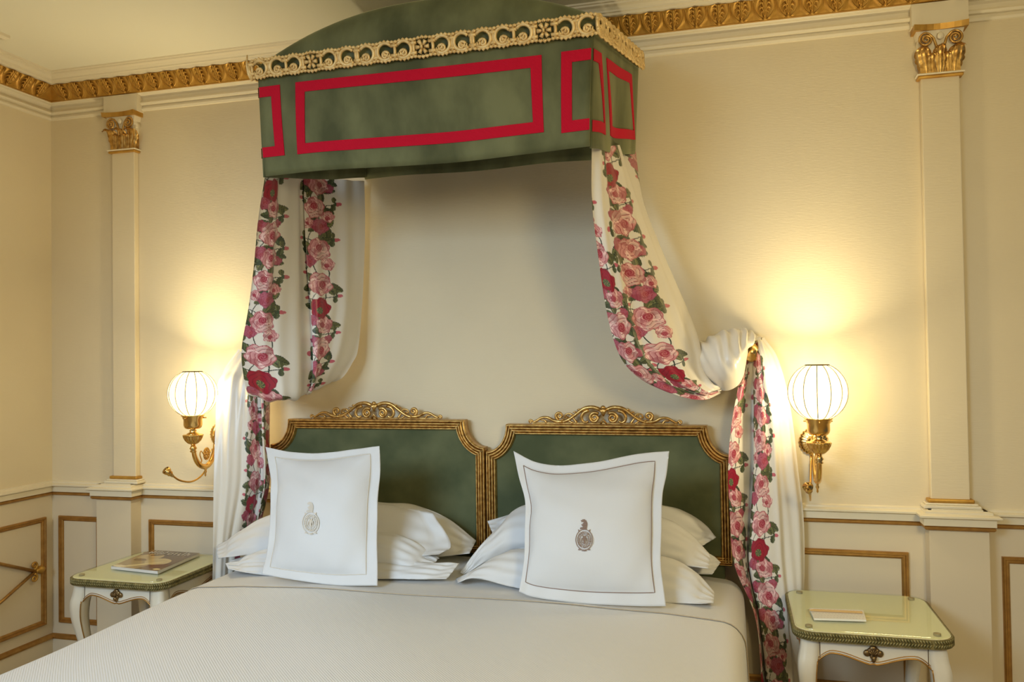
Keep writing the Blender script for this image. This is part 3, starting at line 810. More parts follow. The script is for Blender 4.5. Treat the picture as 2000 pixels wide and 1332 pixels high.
# ---- right curtain
rc = thing('bed_curtain', 'white curtain with rose borders looped over a brass holdback at the right of the bed', 'curtain', tuple(at(1467, 692, -.03)), group='pair of rose-bordered bed curtains')
US = [0, .30, .60, .86, 1]
rows = [
 [(1160, 286, -.72), (1178, 286, -.62), (1197, 285, -.48), (1216, 284, -.30), (1241, 296, -.05)],
 [(1160, 398, -.68), (1190, 396, -.60), (1222, 394, -.45), (1252, 392, -.28), (1256, 395, -.10)],
 [(1171, 505, -.62), (1209, 502, -.57), (1252, 498, -.42), (1292, 495, -.26), (1294, 497, -.12)],
 [(1184, 600, -.54), (1230, 597, -.50), (1285, 592, -.38), (1331, 588, -.24), (1333, 590, -.13)],
 [(1201, 672, -.46), (1250, 667, -.44), (1308, 658, -.34), (1354, 648, -.22), (1356, 650, -.13)],
 [(1224, 716, -.40), (1272, 708, -.39), (1325, 698, -.31), (1364, 688, -.21), (1366, 690, -.13)],
 [(1264, 748, -.34), (1300, 738, -.34), (1338, 728, -.29), (1367, 716, -.20), (1369, 717, -.14)],
 [(1320, 769, -.28), (1338, 762, -.29), (1358, 752, -.26), (1376, 738, -.19), (1377, 738, -.15)],
 [(1371, 776, -.23), (1376, 773, -.24), (1384, 766, -.23), (1392, 756, -.19), (1393, 755, -.16)],
 [(1404, 764, -.17), (1405, 763, -.17), (1406, 761, -.17), (1408, 758, -.16), (1408, 758, -.15)]]
P, u = loft(rows_px(rows), US, 300, 560)
P = ripple(P, u, lambda U, V_: np.sin(U*2*PI*2.2+V_*2.5+2)*.8+.3*np.sin(U*2*PI*6+V_*3), .010)
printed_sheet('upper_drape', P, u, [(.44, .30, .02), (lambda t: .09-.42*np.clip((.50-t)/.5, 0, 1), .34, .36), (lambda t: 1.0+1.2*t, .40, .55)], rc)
# the loop of cloth that goes up and over the holdback
US = [0, .25, .5, .75, 1]
rows = [
 [(1371, 736, -.13), (1409, 762, -.15), (1437, 756, -.15), (1452, 734, -.13), (1460, 694, -.09)],
 [(1369, 722, -.18), (1402, 738, -.22), (1432, 735, -.22), (1450, 715, -.19), (1461, 688, -.12)],
 [(1366, 700, -.19), (1396, 706, -.25), (1426, 704, -.25), (1449, 692, -.22), (1464, 679, -.14)],
 [(1365, 680, -.16), (1398, 670, -.22), (1430, 668, -.22), (1455, 669, -.19), (1473, 669, -.14)],
 [(1368, 669, -.11), (1402, 652, -.15), (1438, 646, -.15), (1464, 650, -.14), (1484, 662, -.12)],
 [(1375, 668, -.05), (1405, 650, -.06), (1438, 643, -.06), (1466, 646, -.06), (1490, 664, -.06)]]
P, u = loft(rows_px(rows), US, 120, 90)
P = ripple(P, u, lambda U, V_: np.sin((U*1.3+V_*.6)*2*PI*4.5+1)*V_**3*(1.06-V_)*6+.35*np.sin((U*.6-V_*.9)*2*PI*2+1)*np.sin(V_*PI)+.5*np.sin((U+V_*.3)*2*PI*9)*V_**4*(1.05-V_)*6, .0075)
local(grid_mesh('holdback_loop', P, PRINT, None, colors=np.tile(CW, (120*90, 1))), rc)
US = [0, .13, .31, .36, .62, 1]
rows = [
 [(1455, 698, -.07), (1460, 696, -.07), (1467, 690, -.06), (1473, 680, -.07), (1480, 664, -.10), (1490, 661, -.05)],
 [(1447, 728, -.10), (1456, 727, -.10), (1467, 724, -.06), (1474, 716, -.09), (1488, 700, -.13), (1516, 694, -.05)],
 [(1440, 765, -.13), (1451, 765, -.12), (1468, 762, -.05), (1475, 760, -.11), (1496, 757, -.13), (1534, 748, -.05)],
 [(1428, 835, -.15), (1443, 834, -.13), (1471, 832, -.05), (1474, 831, -.12), (1506, 829, -.13), (1549, 826, -.05)],
 [(1422, 922, -.16), (1441, 922, -.14), (1472, 920, -.05), (1473, 920, -.12), (1510, 919, -.12), (1560, 917, -.05)],
 [(1426, 1012, -.17), (1446, 1012, -.14), (1467, 1011, -.05), (1469, 1011, -.12), (1514, 1010, -.11), (1571, 1008, -.05)],
 [(1434, 1102, -.17), (1452, 1102, -.14), (1464, 1102, -.06), (1467, 1102, -.12), (1518, 1101, -.11), (1574, 1100, -.05)],
 [(1474, 1202, -.12), (1478, 1202, -.11), (1483, 1202, -.06), (1486, 1202, -.11), (1530, 1202, -.11), (1572, 1202, -.055)],
 [(1486, 1310, -.12), (1490, 1310, -.11), (1495, 1310, -.06), (1499, 1310, -.11), (1540, 1310, -.11), (1572, 1310, -.06)],
 [(1490, 1420, -.12), (1496, 1420, -.11), (1502, 1420, -.06), (1507, 1420, -.12), (1546, 1420, -.11), (1572, 1420, -.06)]]
P, u = loft(rows_px(rows), US, 300, 600)
P = ripple(P, u, lambda U, V_: np.clip((U-.45)*4, 0, 1)*(np.sin(U*2*PI*4+V_*2.0)+.5*np.sin(U*2*PI*8-V_*6)), .006)
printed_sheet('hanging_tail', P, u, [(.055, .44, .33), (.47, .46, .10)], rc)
# brass holdback on the wall
hb = thing('curtain_holdback', 'round brass curtain holdback in the loop of the right-hand curtain', 'holdback', tuple(at(1467, 690, 0)))
x, _, z = at(1467, 688, -.10)
local(MB().lathe([(.012, 0), (.012, .085), (.020, .088), (.034, .094), (.036, .100), (.030, .108), (.022, .106), (.014, .112), (.001, .114)], 28, (x, 0, z), 'y').make('knob', BRASS, None, True), hb)
local(MB().lathe([(.028, 0), (.028, .006), (.018, .010)], 24, (x, 0, z), 'y').make('wall_plate', BRASS, None, True), hb)

# ------------------------------------------------------------------ pillows and cushions
def coons(top, bot, lef, rig, nu, nv):
    """four boundary curves (lists of world points) -> (nu, nv, 3); u left-right, v bottom-top"""
    T, B, L, R = catmull(top, nu), catmull(bot, nu), catmull(lef, nv), catmull(rig, nv)
    u = np.linspace(0, 1, nu)[:, None, None]; v = np.linspace(0, 1, nv)[None, :, None]
    S = (1-v)*B[:, None]+v*T[:, None]+(1-u)*L[None]+u*R[None]
    S -= (1-u)*(1-v)*B[0]+u*(1-v)*B[-1]+(1-u)*v*T[0]+u*v*T[-1]
    return S
def puffed(name, S, fl, H, Hb, material, parent, wrinkle=.002, seed=0, thick=.002, power=.62):
    nu, nv = S.shape[:2]
    u = np.linspace(0, 1, nu)[:, None]; v = np.linspace(0, 1, nv)[None, :]
    fu_, fv_ = fl
    wu = np.clip((np.minimum(u, 1-u)-fu_)/(.5-fu_), 0, 1); wv = np.clip((np.minimum(v, 1-v)-fv_)/(.5-fv_), 0, 1)
    b = (wu*(2-wu))**power*(wv*(2-wv))**power
    n = sheet_normals(S)
    if n[nu//2, nv//2, 1] > 0: n = -n
    nm = n.mean((0, 1)); nm /= np.linalg.norm(nm)
    r = random.Random(seed); a1, a2, a3 = r.uniform(0, 6), r.uniform(0, 6), r.uniform(0, 6)
    wr = wrinkle*(np.sin(u*17+v*9+a1)*np.sin(v*13-u*5+a2)+.6*np.sin(u*31-v*23+a3)*(1-b))
    # gathers that run in from the corners of the filling
    front = S+nm*(H*b+thick+wr)[..., None]
    back = S-nm*(Hb*b+thick*.2)[..., None]
    V = np.concatenate([front.reshape(-1, 3), back.reshape(-1, 3)])
    idx = np.arange(nu*nv).reshape(nu, nv); N = nu*nv
    q = np.stack([idx[:-1, :-1], idx[1:, :-1], idx[1:, 1:], idx[:-1, 1:]], -1).reshape(-1, 4)
    F = [tuple(x) for x in q]+[tuple(x[::-1]+N) for x in q]
    rim = list(idx[:, 0])+list(idx[-1, 1:])+list(idx[-2::-1, -1])+list(idx[0, -2:0:-1])
    F += [(rim[i], rim[i]+N, rim[(i+1) % len(rim)]+N, rim[(i+1) % len(rim)]) for i in range(len(rim))]
    o = mesh(name, V, F, material, None, True)
    return o, front
def pillow(name, top, yt, bot, yb, lef=None, rig=None, H=.05, label='', seed=0, fl=(.07, .02)):
    """outline given as photo points of the pillow's upper and lower edges, at their depths"""
    lin = lambda L, y0: [at(p[0], p[1], y0 if len(p) < 3 else p[2]) for p in L]
    T, B = lin(top, yt), lin(bot, yb)
    ym = (yt+yb)/2
    Lf = [B[0]]+([at(p[0], p[1], ym) for p in lef] if lef else [])+[T[0]]
    Rt = [B[-1]]+([at(p[0], p[1], ym) for p in rig] if rig else [])+[T[-1]]
    if len(Lf) < 3: Lf = [Lf[0], (Lf[0]+Lf[1])/2, Lf[1]]
    if len(Rt) < 3: Rt = [Rt[0], (Rt[0]+Rt[1])/2, Rt[1]]
    S = coons(T, B, Lf, Rt, 72, 30)
    o, fr = puffed(name, S, fl, H, H*.2, LINEN, None, .0035, seed)
    return tag(o, label, 'pillow', 'sleeping pillows stacked against the headboards')
# left stack, back to front
pillow('pillow', [(470, 1060), (540, 1005), (640, 975), (742, 981), (810, 987), (872, 1011), (930, 1056)], -.13,
       [(470, 1092), (560, 1090), (660, 1090), (760, 1090), (850, 1088), (917, 1081)], -.25, H=.045, seed=1,
       label='rearmost white pillow of the stack beside the faint-crested cushion, its corner touching the gilt post')
pillow('pillow', [(424, 1066, -.30), (470, 1040, -.28), (520, 1011, -.26), (600, 986), (700, 984), (780, 989), (846, 1004, -.26)], -.24,
       [(426, 1091), (470, 1085), (520, 1084), (640, 1087), (760, 1090), (857, 1083)], -.40, rig=[(881, 1062)], H=.06, seed=2,
       label='long white pillow whose pointed left end reaches out toward the left curtain')
pillow('pillow', [(452, 1094), (520, 1078), (640, 1054), (740, 1041), (800, 1053), (858, 1089)], -.36,
       [(446, 1104), (520, 1106), (640, 1112), (740, 1100), (838, 1114)], -.46, H=.045, seed=3,
       label='white pillow lying low in front, right of the faint-crested cushion with its hem end showing')
pillow('pillow', [(440, 1100), (520, 1092), (640, 1092), (740, 1096), (840, 1099), (897, 1101)], -.42,
       [(446, 1112), (520, 1124), (640, 1130), (740, 1131), (872, 1131)], -.50, H=.025, seed=4,
       label='flat white pillow at the bottom of the stack behind the faint-crested cushion')
# right stack, back to front
pillow('pillow', [(952, 1018), (1000, 1003), (1050, 985), (1150, 968), (1290, 986), (1342, 1001), (1380, 1028), (1399, 1050)], -.12,
       [(963, 1044), (1050, 1068), (1150, 1080), (1290, 1080), (1369, 1068)], -.20, H=.05, seed=5,
       label='rearmost white pillow behind the brown-crested cushion, its rounded top against the green velvet')
pillow('pillow', [(1010, 1078), (1150, 1068), (1290, 1068), (1378, 1080), (1408, 1098)], -.20,
       [(1010, 1110), (1150, 1116), (1290, 1120), (1391, 1122)], -.28, H=.03, seed=6,
       label='flat white pillow peeping out beside the bottom rail of the right headboard')
pillow('pillow', [(899, 1118, -.40), (937, 1068, -.34), (976, 1028, -.29), (1004, 998, -.26), (1045, 984), (1150, 985), (1290, 1010), (1345, 1040), (1388, 1084)], -.26,
       [(906, 1123), (960, 1092), (1020, 1074), (1150, 1090), (1290, 1100), (1383, 1111)], -.38, H=.05, seed=7,
       label='white pillow with its open case end flapping down between the two stacks')
pillow('pillow', [(891, 1130), (932, 1114), (976, 1086), (1024, 1073), (1150, 1076), (1290, 1086), (1352, 1112), (1395, 1158)], -.42,
       [(894, 1138), (930, 1130), (1020, 1150), (1150, 1168), (1300, 1178), (1394, 1178)], -.53, H=.035, seed=8,
       label='white pillow at the bottom of the stack behind the brown-crested cushion')

def cushion(top, bot, lef, rig, yt, yb, inner, crest, thread, label):
    A = lambda p: at(p[0], p[1], yb+(yt-yb)*np.clip((1150-p[1])/265.0, 0, 1))
    c = lambda L: [A(p) for p in L]
    S = coons(c(top), c(bot), c(lef), c(rig), 90, 90)
    o, fr = puffed('cushion', S, (.083, .073), .062, .07, LINEN, None, .0022, 3, .0025, .68)
    root = tag(o, label, 'cushion', 'square cushions with crests')
    # hem stitching along the inside of the flange
    nu = nv = 90; i0, i1 = int(.085*89), int((1-.085)*89); j0, j1 = int(.075*89), int((1-.075)*89)
    ring = [fr[i, j1] for i in range(i0, i1)]+[fr[i1, j] for j in range(j1, j0, -1)]+[fr[i, j0] for i in range(i1, i0, -1)]+[fr[i0, j] for j in range(j0, j1)]
    off = np.array([0, -.0012, 0])
    MB().tube([tuple(p+off) for p in ring[::2]]+[tuple(ring[0]+off)], .0014, 5, caps=False).make('hem_stitching', thread, root)
    # embroidered crest: ribbons of thread lying on the cloth
    flat = fr.reshape(-1, 3); d = flat-CAM; dep = d@_f
    PX = np.stack([1000+FPX*(d@CR)/dep, 666-FPX*(d@CU)/dep], 1)
    cxp, cyp, hwp, hhp = crest
    near = np.nonzero((np.abs(PX[:, 0]-cxp) < 70) & (np.abs(PX[:, 1]-cyp) < 80))[0]
    Aq = np.stack([PX[near, 0]-cxp, PX[near, 1]-cyp], 1); Aq = np.column_stack([np.ones(len(Aq)), Aq, Aq**2, Aq[:, 0]*Aq[:, 1]])
    co_, *_ = np.linalg.lstsq(Aq, flat[near, 1], rcond=None)
    def S3(a, b):
        x, y = a*hwp, -b*hhp
        Y = float(np.dot(co_, [1, x, y, x*x, y*y, x*y])); return at(cxp+x, cyp+y, Y-.0022)
    mb = MB()
    def ribbon(pts, wd, close=False):
        P3 = [S3(*p) for p in pts]; n = len(pts); V = []
        for i in range(n):
            a = np.array(pts[i-1] if (i or close) else pts[i]); b = np.array(pts[(i+1) % n] if (i < n-1 or close) else pts[i])
            t = b-a; t = t/(np.linalg.norm(t)+1e-9); nn = np.array([-t[1]*hhp/hwp, t[0]*hwp/hhp])*wd
            V += [tuple(S3(*(np.array(pts[i])+nn))), tuple(S3(*(np.array(pts[i])-nn)))]
        F = [(2*i, 2*i+1, 2*((i+1) % n)+1, 2*((i+1) % n)) for i in range(n if close else n-1)]
        mb.add(V, F)
    el = lambda r, n=40: [(r*math.cos(g), r*math.sin(g)) for g in np.linspace(0, 2*PI, n, endpoint=False)]
    ribbon(el(1.0), .035, True); ribbon(el(.80), .03, True); ribbon(el(.52), .03, True)
    lr = random.Random(5)
    for k in range(22):                                   # ring of small letters
        g = 2*PI*k/22; r0, r1 = .59, .74
        ribbon([(r0*math.cos(g), r0*math.sin(g)), (r1*math.cos(g), r1*math.sin(g))], .035)
        if lr.random() < .7: ribbon([(r1*math.cos(g), r1*math.sin(g)), (r1*math.cos(g+.17), r1*math.sin(g+.17))], .03)
        if lr.random() < .6: ribbon([(.66*math.cos(g), .66*math.sin(g)), (.66*math.cos(g+.16), .66*math.sin(g+.16))], .03)
    for pts in ([(-.14, .42), (-.10, .1), (0, -.42)], [(.16, .42), (.12, .1), (0, -.42)], [(-.30, -.22), (-.18, -.34), (0, -.30), (.2, -.36), (.30, -.2)],
                [(-.12, .40), (.0, .20), (.14, .40)], [(-.32, -.20), (-.26, .18)], [(.32, -.18), (.26, .2)], [(0, .20), (0, -.30)], [(-.10, .02), (.12, .02)]):
        ribbon(pts, .045)
    for sx in (-1, 1):
        ribbon([(sx*.55, .86), (sx*.70, 1.0), (sx*.62, .80)], .05); ribbon([(sx*.55, -.86), (sx*.72, -.98), (sx*.40, -.98)], .05)
    ribbon([(-.30, -1.06), (0, -1.10), (.30, -1.06)], .05)
    # rampant beast's bust above the oval
    for y0, xa, xb in ((1.06, -.50, .30), (1.16, -.46, .30), (1.26, -.18, .34), (1.36, -.26, .36), (1.46, -.34, .38), (1.56, -.20, .38), (1.66, -.10, .36), (1.76, -.34, .30), (1.86, -.40, .26), (1.94, -.24, .12)):
        ribbon([(xa, y0), ((xa+xb)/2, y0+.01), (xb, y0)], .055)
    mb.make('embroidered_crest', thread, root)
    return root
cushion([(519, 873), (570, 883), (630, 885), (690, 878), (741, 871)],
        [(512, 1121), (570, 1132), (655, 1143), (738, 1144)],
        [(512, 1121), (524, 1060), (529, 970), (528, 925), (519, 873)],
        [(738, 1144), (737, 1060), (738, 980), (743, 915), (741, 871)], -.44, -.60, None,
        (606, 1021, 15.5, 20.5), BEIGE, 'square white cushion with a faint beige crest, the left of the two upright ones')
cushion([(1003, 881), (1045, 902), (1092, 909), (1163, 903), (1245, 887), (1307, 881)],
        [(1014, 1156), (1050, 1168), (1142, 1179), (1245, 1184), (1301, 1184)],
        [(1014, 1156), (1024, 1088), (1025, 1030), (1026, 981), (1014, 932), (1003, 881)],
        [(1301, 1184), (1291, 1105), (1292, 1036), (1294, 967), (1302, 926), (1307, 881)], -.45, -.62, None,
        (1141, 1054, 16.5, 20.0), BROWN, 'square white cushion with a dark brown crest, the right of the two upright ones')

# ------------------------------------------------------------------ wall lamps
def shade_mat():
    """sheer pleated silk: half of the bulb's light passes, the rest is scattered through the cloth"""
    m = bpy.data.materials.new('pleated_silk'); m.use_nodes = True; nt = m.node_tree
    for n in list(nt.nodes): nt.nodes.remove(n)
    out = nt.nodes.new('ShaderNodeOutputMaterial'); mx = nt.nodes.new('ShaderNodeMixShader'); mx.inputs[0].default_value = 0.5
    tr = nt.nodes.new('ShaderNodeBsdfTransparent'); tl = nt.nodes.new('ShaderNodeBsdfTranslucent')
    tl.inputs[0].default_value = (0.20, 0.193, 0.155, 1)
    nt.links.new(tr.outputs[0], mx.inputs[1]); nt.links.new(tl.outputs[0], mx.inputs[2]); nt.links.new(mx.outputs[0], out.inputs[0]); return m
SHADE = shade_mat()
RIBM = mat('shade_wire', (0.09, 0.06, 0.022), 0.8, spec=0.1)
def wall_lamp(x, label):
    t = thing('sconce', label, 'lamp', (x, 0, 1.106), group='brass wall lamps with pleated globes')
    put = lambda o: local(o, t)
    gy, gz, R = -.20, 1.302, .1025
    # pleated globe, cut flat at both ends
    nr, nt_ = 168, 26; a0, a1 = .40, PI-.44
    P = np.zeros((nr, nt_, 3))
    for i in range(nr):
        g = 2*PI*i/nr; pl = 1-.006*(.5-.5*math.cos(14*g))-.0035*(.5-.5*math.cos(84*g))
        for j in range(nt_):
            a = a1+(a0-a1)*j/(nt_-1)
            P[i, j] = (x+R*pl*math.sin(a)*math.cos(g), gy+R*pl*math.sin(a)*math.sin(g), gz+R*math.cos(a)*1.0)
    sh = put(grid_mesh('pleated_shade', P, SHADE, None, close_u=True, flip=True))
    for k in range(14):
        g = 2*PI*(k+.25)/14
        pts = [(x+(R*1.004)*math.sin(a)*math.cos(g), gy+(R*1.004)*math.sin(a)*math.sin(g), gz+R*math.cos(a)) for a in np.linspace(a0, a1, 16)]
        o = MB().tube(pts, .0013, 5).make('shade_rib', RIBM); o.parent = sh
    rt = R*math.sin(a0)
    o = MB().tube([(x+rt*math.cos(g), gy+rt*math.sin(g), gz+R*math.cos(a0)) for g in np.linspace(0, 2*PI, 33)], .0026, 6).make('shade_ring', RIBM)
    put(o)
    # added disc light, boosts what the bulb sends out of the open top
    bl_ = bpy.data.lights.new('added_uplight', 'AREA'); bl_.shape = 'DISK'; bl_.size = .07; bl_.energy = 2.3; bl_.color = (1.0, 0.84, 0.52); bl_.spread = math.radians(125)
    bo = bpy.data.objects.new('added_uplight', bl_); COL.objects.link(bo); bo.location = (x, gy, gz+R*math.cos(a0)+.002); bo.rotation_euler = (PI, 0, 0); put(bo)
    pb_ = bpy.data.lights.new('bulb', 'POINT'); pb_.energy = 9.0; pb_.color = (1.0, 0.83, 0.49); pb_.shadow_soft_size = .025
    po_ = bpy.data.objects.new('bulb', pb_); COL.objects.link(po_); po_.location = (x, gy, gz); put(po_)
    # gallery, neck, fluted cup
    put(MB().lathe([(.030, 1.150), (.036, 1.156), (.039, 1.166), (.039, 1.190), (.043, 1.194), (.043, 1.200), (.049, 1.206), (.049, 1.209), (.036, 1.209)], 32, (x, gy, 0)).make('gallery', BRASS, None, True))
    for k in range(3):
        g = 2*PI*k/3+.5
        put(MB().tube([(x+.038*math.cos(g), gy+.038*math.sin(g), 1.196), (x+.056*math.cos(g), gy+.056*math.sin(g), 1.196)], .0028, 6).make('gallery_screw', BRASS, None, True))
    put(MB().lathe([(.010, 1.118), (.030, 1.124), (.024, 1.130), (.012, 1.136), (.016, 1.141), (.010, 1.147), (.014, 1.150), (.030, 1.151)], 24, (x, gy, 0)).make('neck', BRASS, None, True))
    put(MB().lathe([(.008, 1.080), (.022, 1.086), (.034, 1.098), (.041, 1.112), (.042, 1.118), (.044, 1.121), (.040, 1.125), (.012, 1.127)], 96, (x, gy, 0), flute=(20, .10, 1, 4)).make('fluted_cup', BRASS, None, True))
    # J-shaped arm from the wall plate
    arm = catmull([(0, 1.106), (-.030, 1.090), (-.045, 1.040), (-.075, .992), (-.115, .974), (-.160, .990), (-.190, 1.030), (-.200, 1.082)], 40)
    put(MB().tube([(x, a, b) for a, b in arm], [.009+.003*math.sin(i/39*PI) for i in range(40)], 10).make('arm', BRASS, None, True))
    put(MB().lathe([(.009, 1.046), (.015, 1.050), (.010, 1.056), (.016, 1.064), (.011, 1.072), (.008, 1.082)], 16, (x, gy+.001, 0)).make('arm_knop', BRASS, None, True))
    put(MB().lathe([(.001, .930), (.004, .936), (.003, .944), (.007, .952), (.004, .960), (.008, .968), (.006, .976)], 12, (x, -.115, 0)).make('drop_finial', BRASS, None, True))
    # pierced rosette and tendrils in the bend
    mb = MB()
    for k in range(8):
        g = 2*PI*k/8; mb.ball((x, -.105+.014*math.cos(g), 1.030+.017*math.sin(g)), (.005, .006, .007), 8, 6)
    mb.ball((x, -.105, 1.030), (.007, .007, .008), 10, 6)
    mb.tube([(x, -.105+.021*math.cos(g), 1.030+.026*math.sin(g)) for g in np.linspace(0, 2*PI, 25)], .0030, 6)
    put(mb.make('rosette', BRASS, None, True))
    for sg in (-1, 1):
        pts = catmull([(-.105+sg*.022, 1.030), (-.105+sg*.040, 1.046), (-.105+sg*.048, 1.030), (-.105+sg*.036, 1.004), (-.105+sg*.046, .990)], 18)
        put(MB().tube([(x, a, b) for a, b in pts], np.linspace(.0022, .0030, 18), 6).make('tendril', BRASS, None, True))
    lf = catmull([(-.040, 1.060), (-.052, 1.090), (-.046, 1.125), (-.036, 1.150)], 14)
    put(MB().tube([(x, a, b) for a, b in lf], [.004+.006*math.sin(i/13*PI) for i in range(14)], 8).make('arm_leaf', BRASS, None, True))
    # fluted wall plate
    put(MB().lathe([(.052, 0), (.054, .004), (.052, .008), (.046, .012), (.030, .016), (.018, .020), (.014, .030), (.001, .032)], 120, (x, 0, 1.106), 'y', flute=(24, .07, 0, 4)).make('wall_plate', BRASS, None, True))
    # old gas branch with its nozzle
    br = catmull([(-.020, 1.055), (-.060, .985), (-.105, .935), (-.170, .915), (-.240, .930), (-.285, .958)], 30)
    put(MB().tube([(x-.030*i/29-.012, a, b) for i, (a, b) in enumerate(br)], .0042, 8).make('gas_branch', BRASS, None, True))
    mb = MB(); d = Vector((-.15, -.62, .55)).normalized(); e = Vector((x-.042, -.285, .958))
    ctr = [e+d*s for s in (-.006, .006, .014, .018, .030, .040, .042, .036)]
    mb.tube([tuple(p) for p in ctr], [.006, .008, .013, .011, .017, .018, .013, .008], 14); put(mb.make('gas_nozzle', BRASS, None, True))
    return t
wall_lamp(-2.270, 'lit brass wall lamp with pleated globe shade beside the left curtain, above the magazine')
wall_lamp(0.290, 'lit brass wall lamp with pleated globe shade beside the right curtain, above the notepad')

# ------------------------------------------------------------------ bedside tables
def glass_mat():
    m = bpy.data.materials.new('clear_table_glass'); m.use_nodes = True; nt = m.node_tree
    for n in list(nt.nodes): nt.nodes.remove(n)
    out = nt.nodes.new('ShaderNodeOutputMaterial'); mx = nt.nodes.new('ShaderNodeMixShader')
    tr = nt.nodes.new('ShaderNodeBsdfTransparent'); gl = nt.nodes.new('ShaderNodeBsdfGlossy'); fr = nt.nodes.new('ShaderNodeFresnel')
    tr.inputs[0].default_value = (.97, .99, .95, 1); gl.inputs['Roughness'].default_value = .03; fr.inputs['IOR'].default_value = 1.5
    ge = nt.nodes.new('ShaderNodeNewGeometry'); inv = nt.nodes.new('ShaderNodeMath'); inv.operation = 'SUBTRACT'; inv.inputs[0].default_value = 1.0
    mu = nt.nodes.new('ShaderNodeMath'); mu.operation = 'MULTIPLY'
    nt.links.new(ge.outputs['Backfacing'], inv.inputs[1]); nt.links.new(fr.outputs[0], mu.inputs[0]); nt.links.new(inv.outputs[0], mu.inputs[1])
    nt.links.new(mu.outputs[0], mx.inputs[0]); nt.links.new(tr.outputs[0], mx.inputs[1]); nt.links.new(gl.outputs[0], mx.inputs[2])
    nt.links.new(mx.outputs[0], out.inputs[0]); return m
GLASS = glass_mat()
BRONZE = mat('green_gilt_braid', (0.30, 0.25, 0.10), 0.45, 0.4, noise=(60, (0.16, 0.14, 0.05), 3))
HANDLE = mat('bronze_handle', (0.30, 0.20, 0.08), 0.4, 0.8, noise=(80, (0.12, 0.07, 0.03), 3))
FELT = mat('clear_pad', (0.30, 0.25, 0.12), 0.4)
TW, TD, TZ = .46, .47, .578
def rrect(w, d, r, n=8):
    out = []
    for cx, cy, g0 in ((w/2-r, -d/2+r, -PI/2), (w/2-r, d/2-r, 0), (-w/2+r, d/2-r, PI/2), (-w/2+r, -d/2+r, PI)):
        for k in range(n+1):
            g = g0+PI/2*k/n; out.append((cx+r*math.cos(g), cy+r*math.sin(g)))
    return out
def slab(name, w, d, r, z0, z1, m, parent):
    p = rrect(w, d, r); n = len(p)
    V = [(x, y, z0) for x, y in p]+[(x, y, z1) for x, y in p]
    F = [tuple(range(n-1, -1, -1)), tuple(range(n, 2*n))]+[(i, (i+1) % n, (i+1) % n+n, i+n) for i in range(n)]
    return mesh(name, V, F, m, parent)
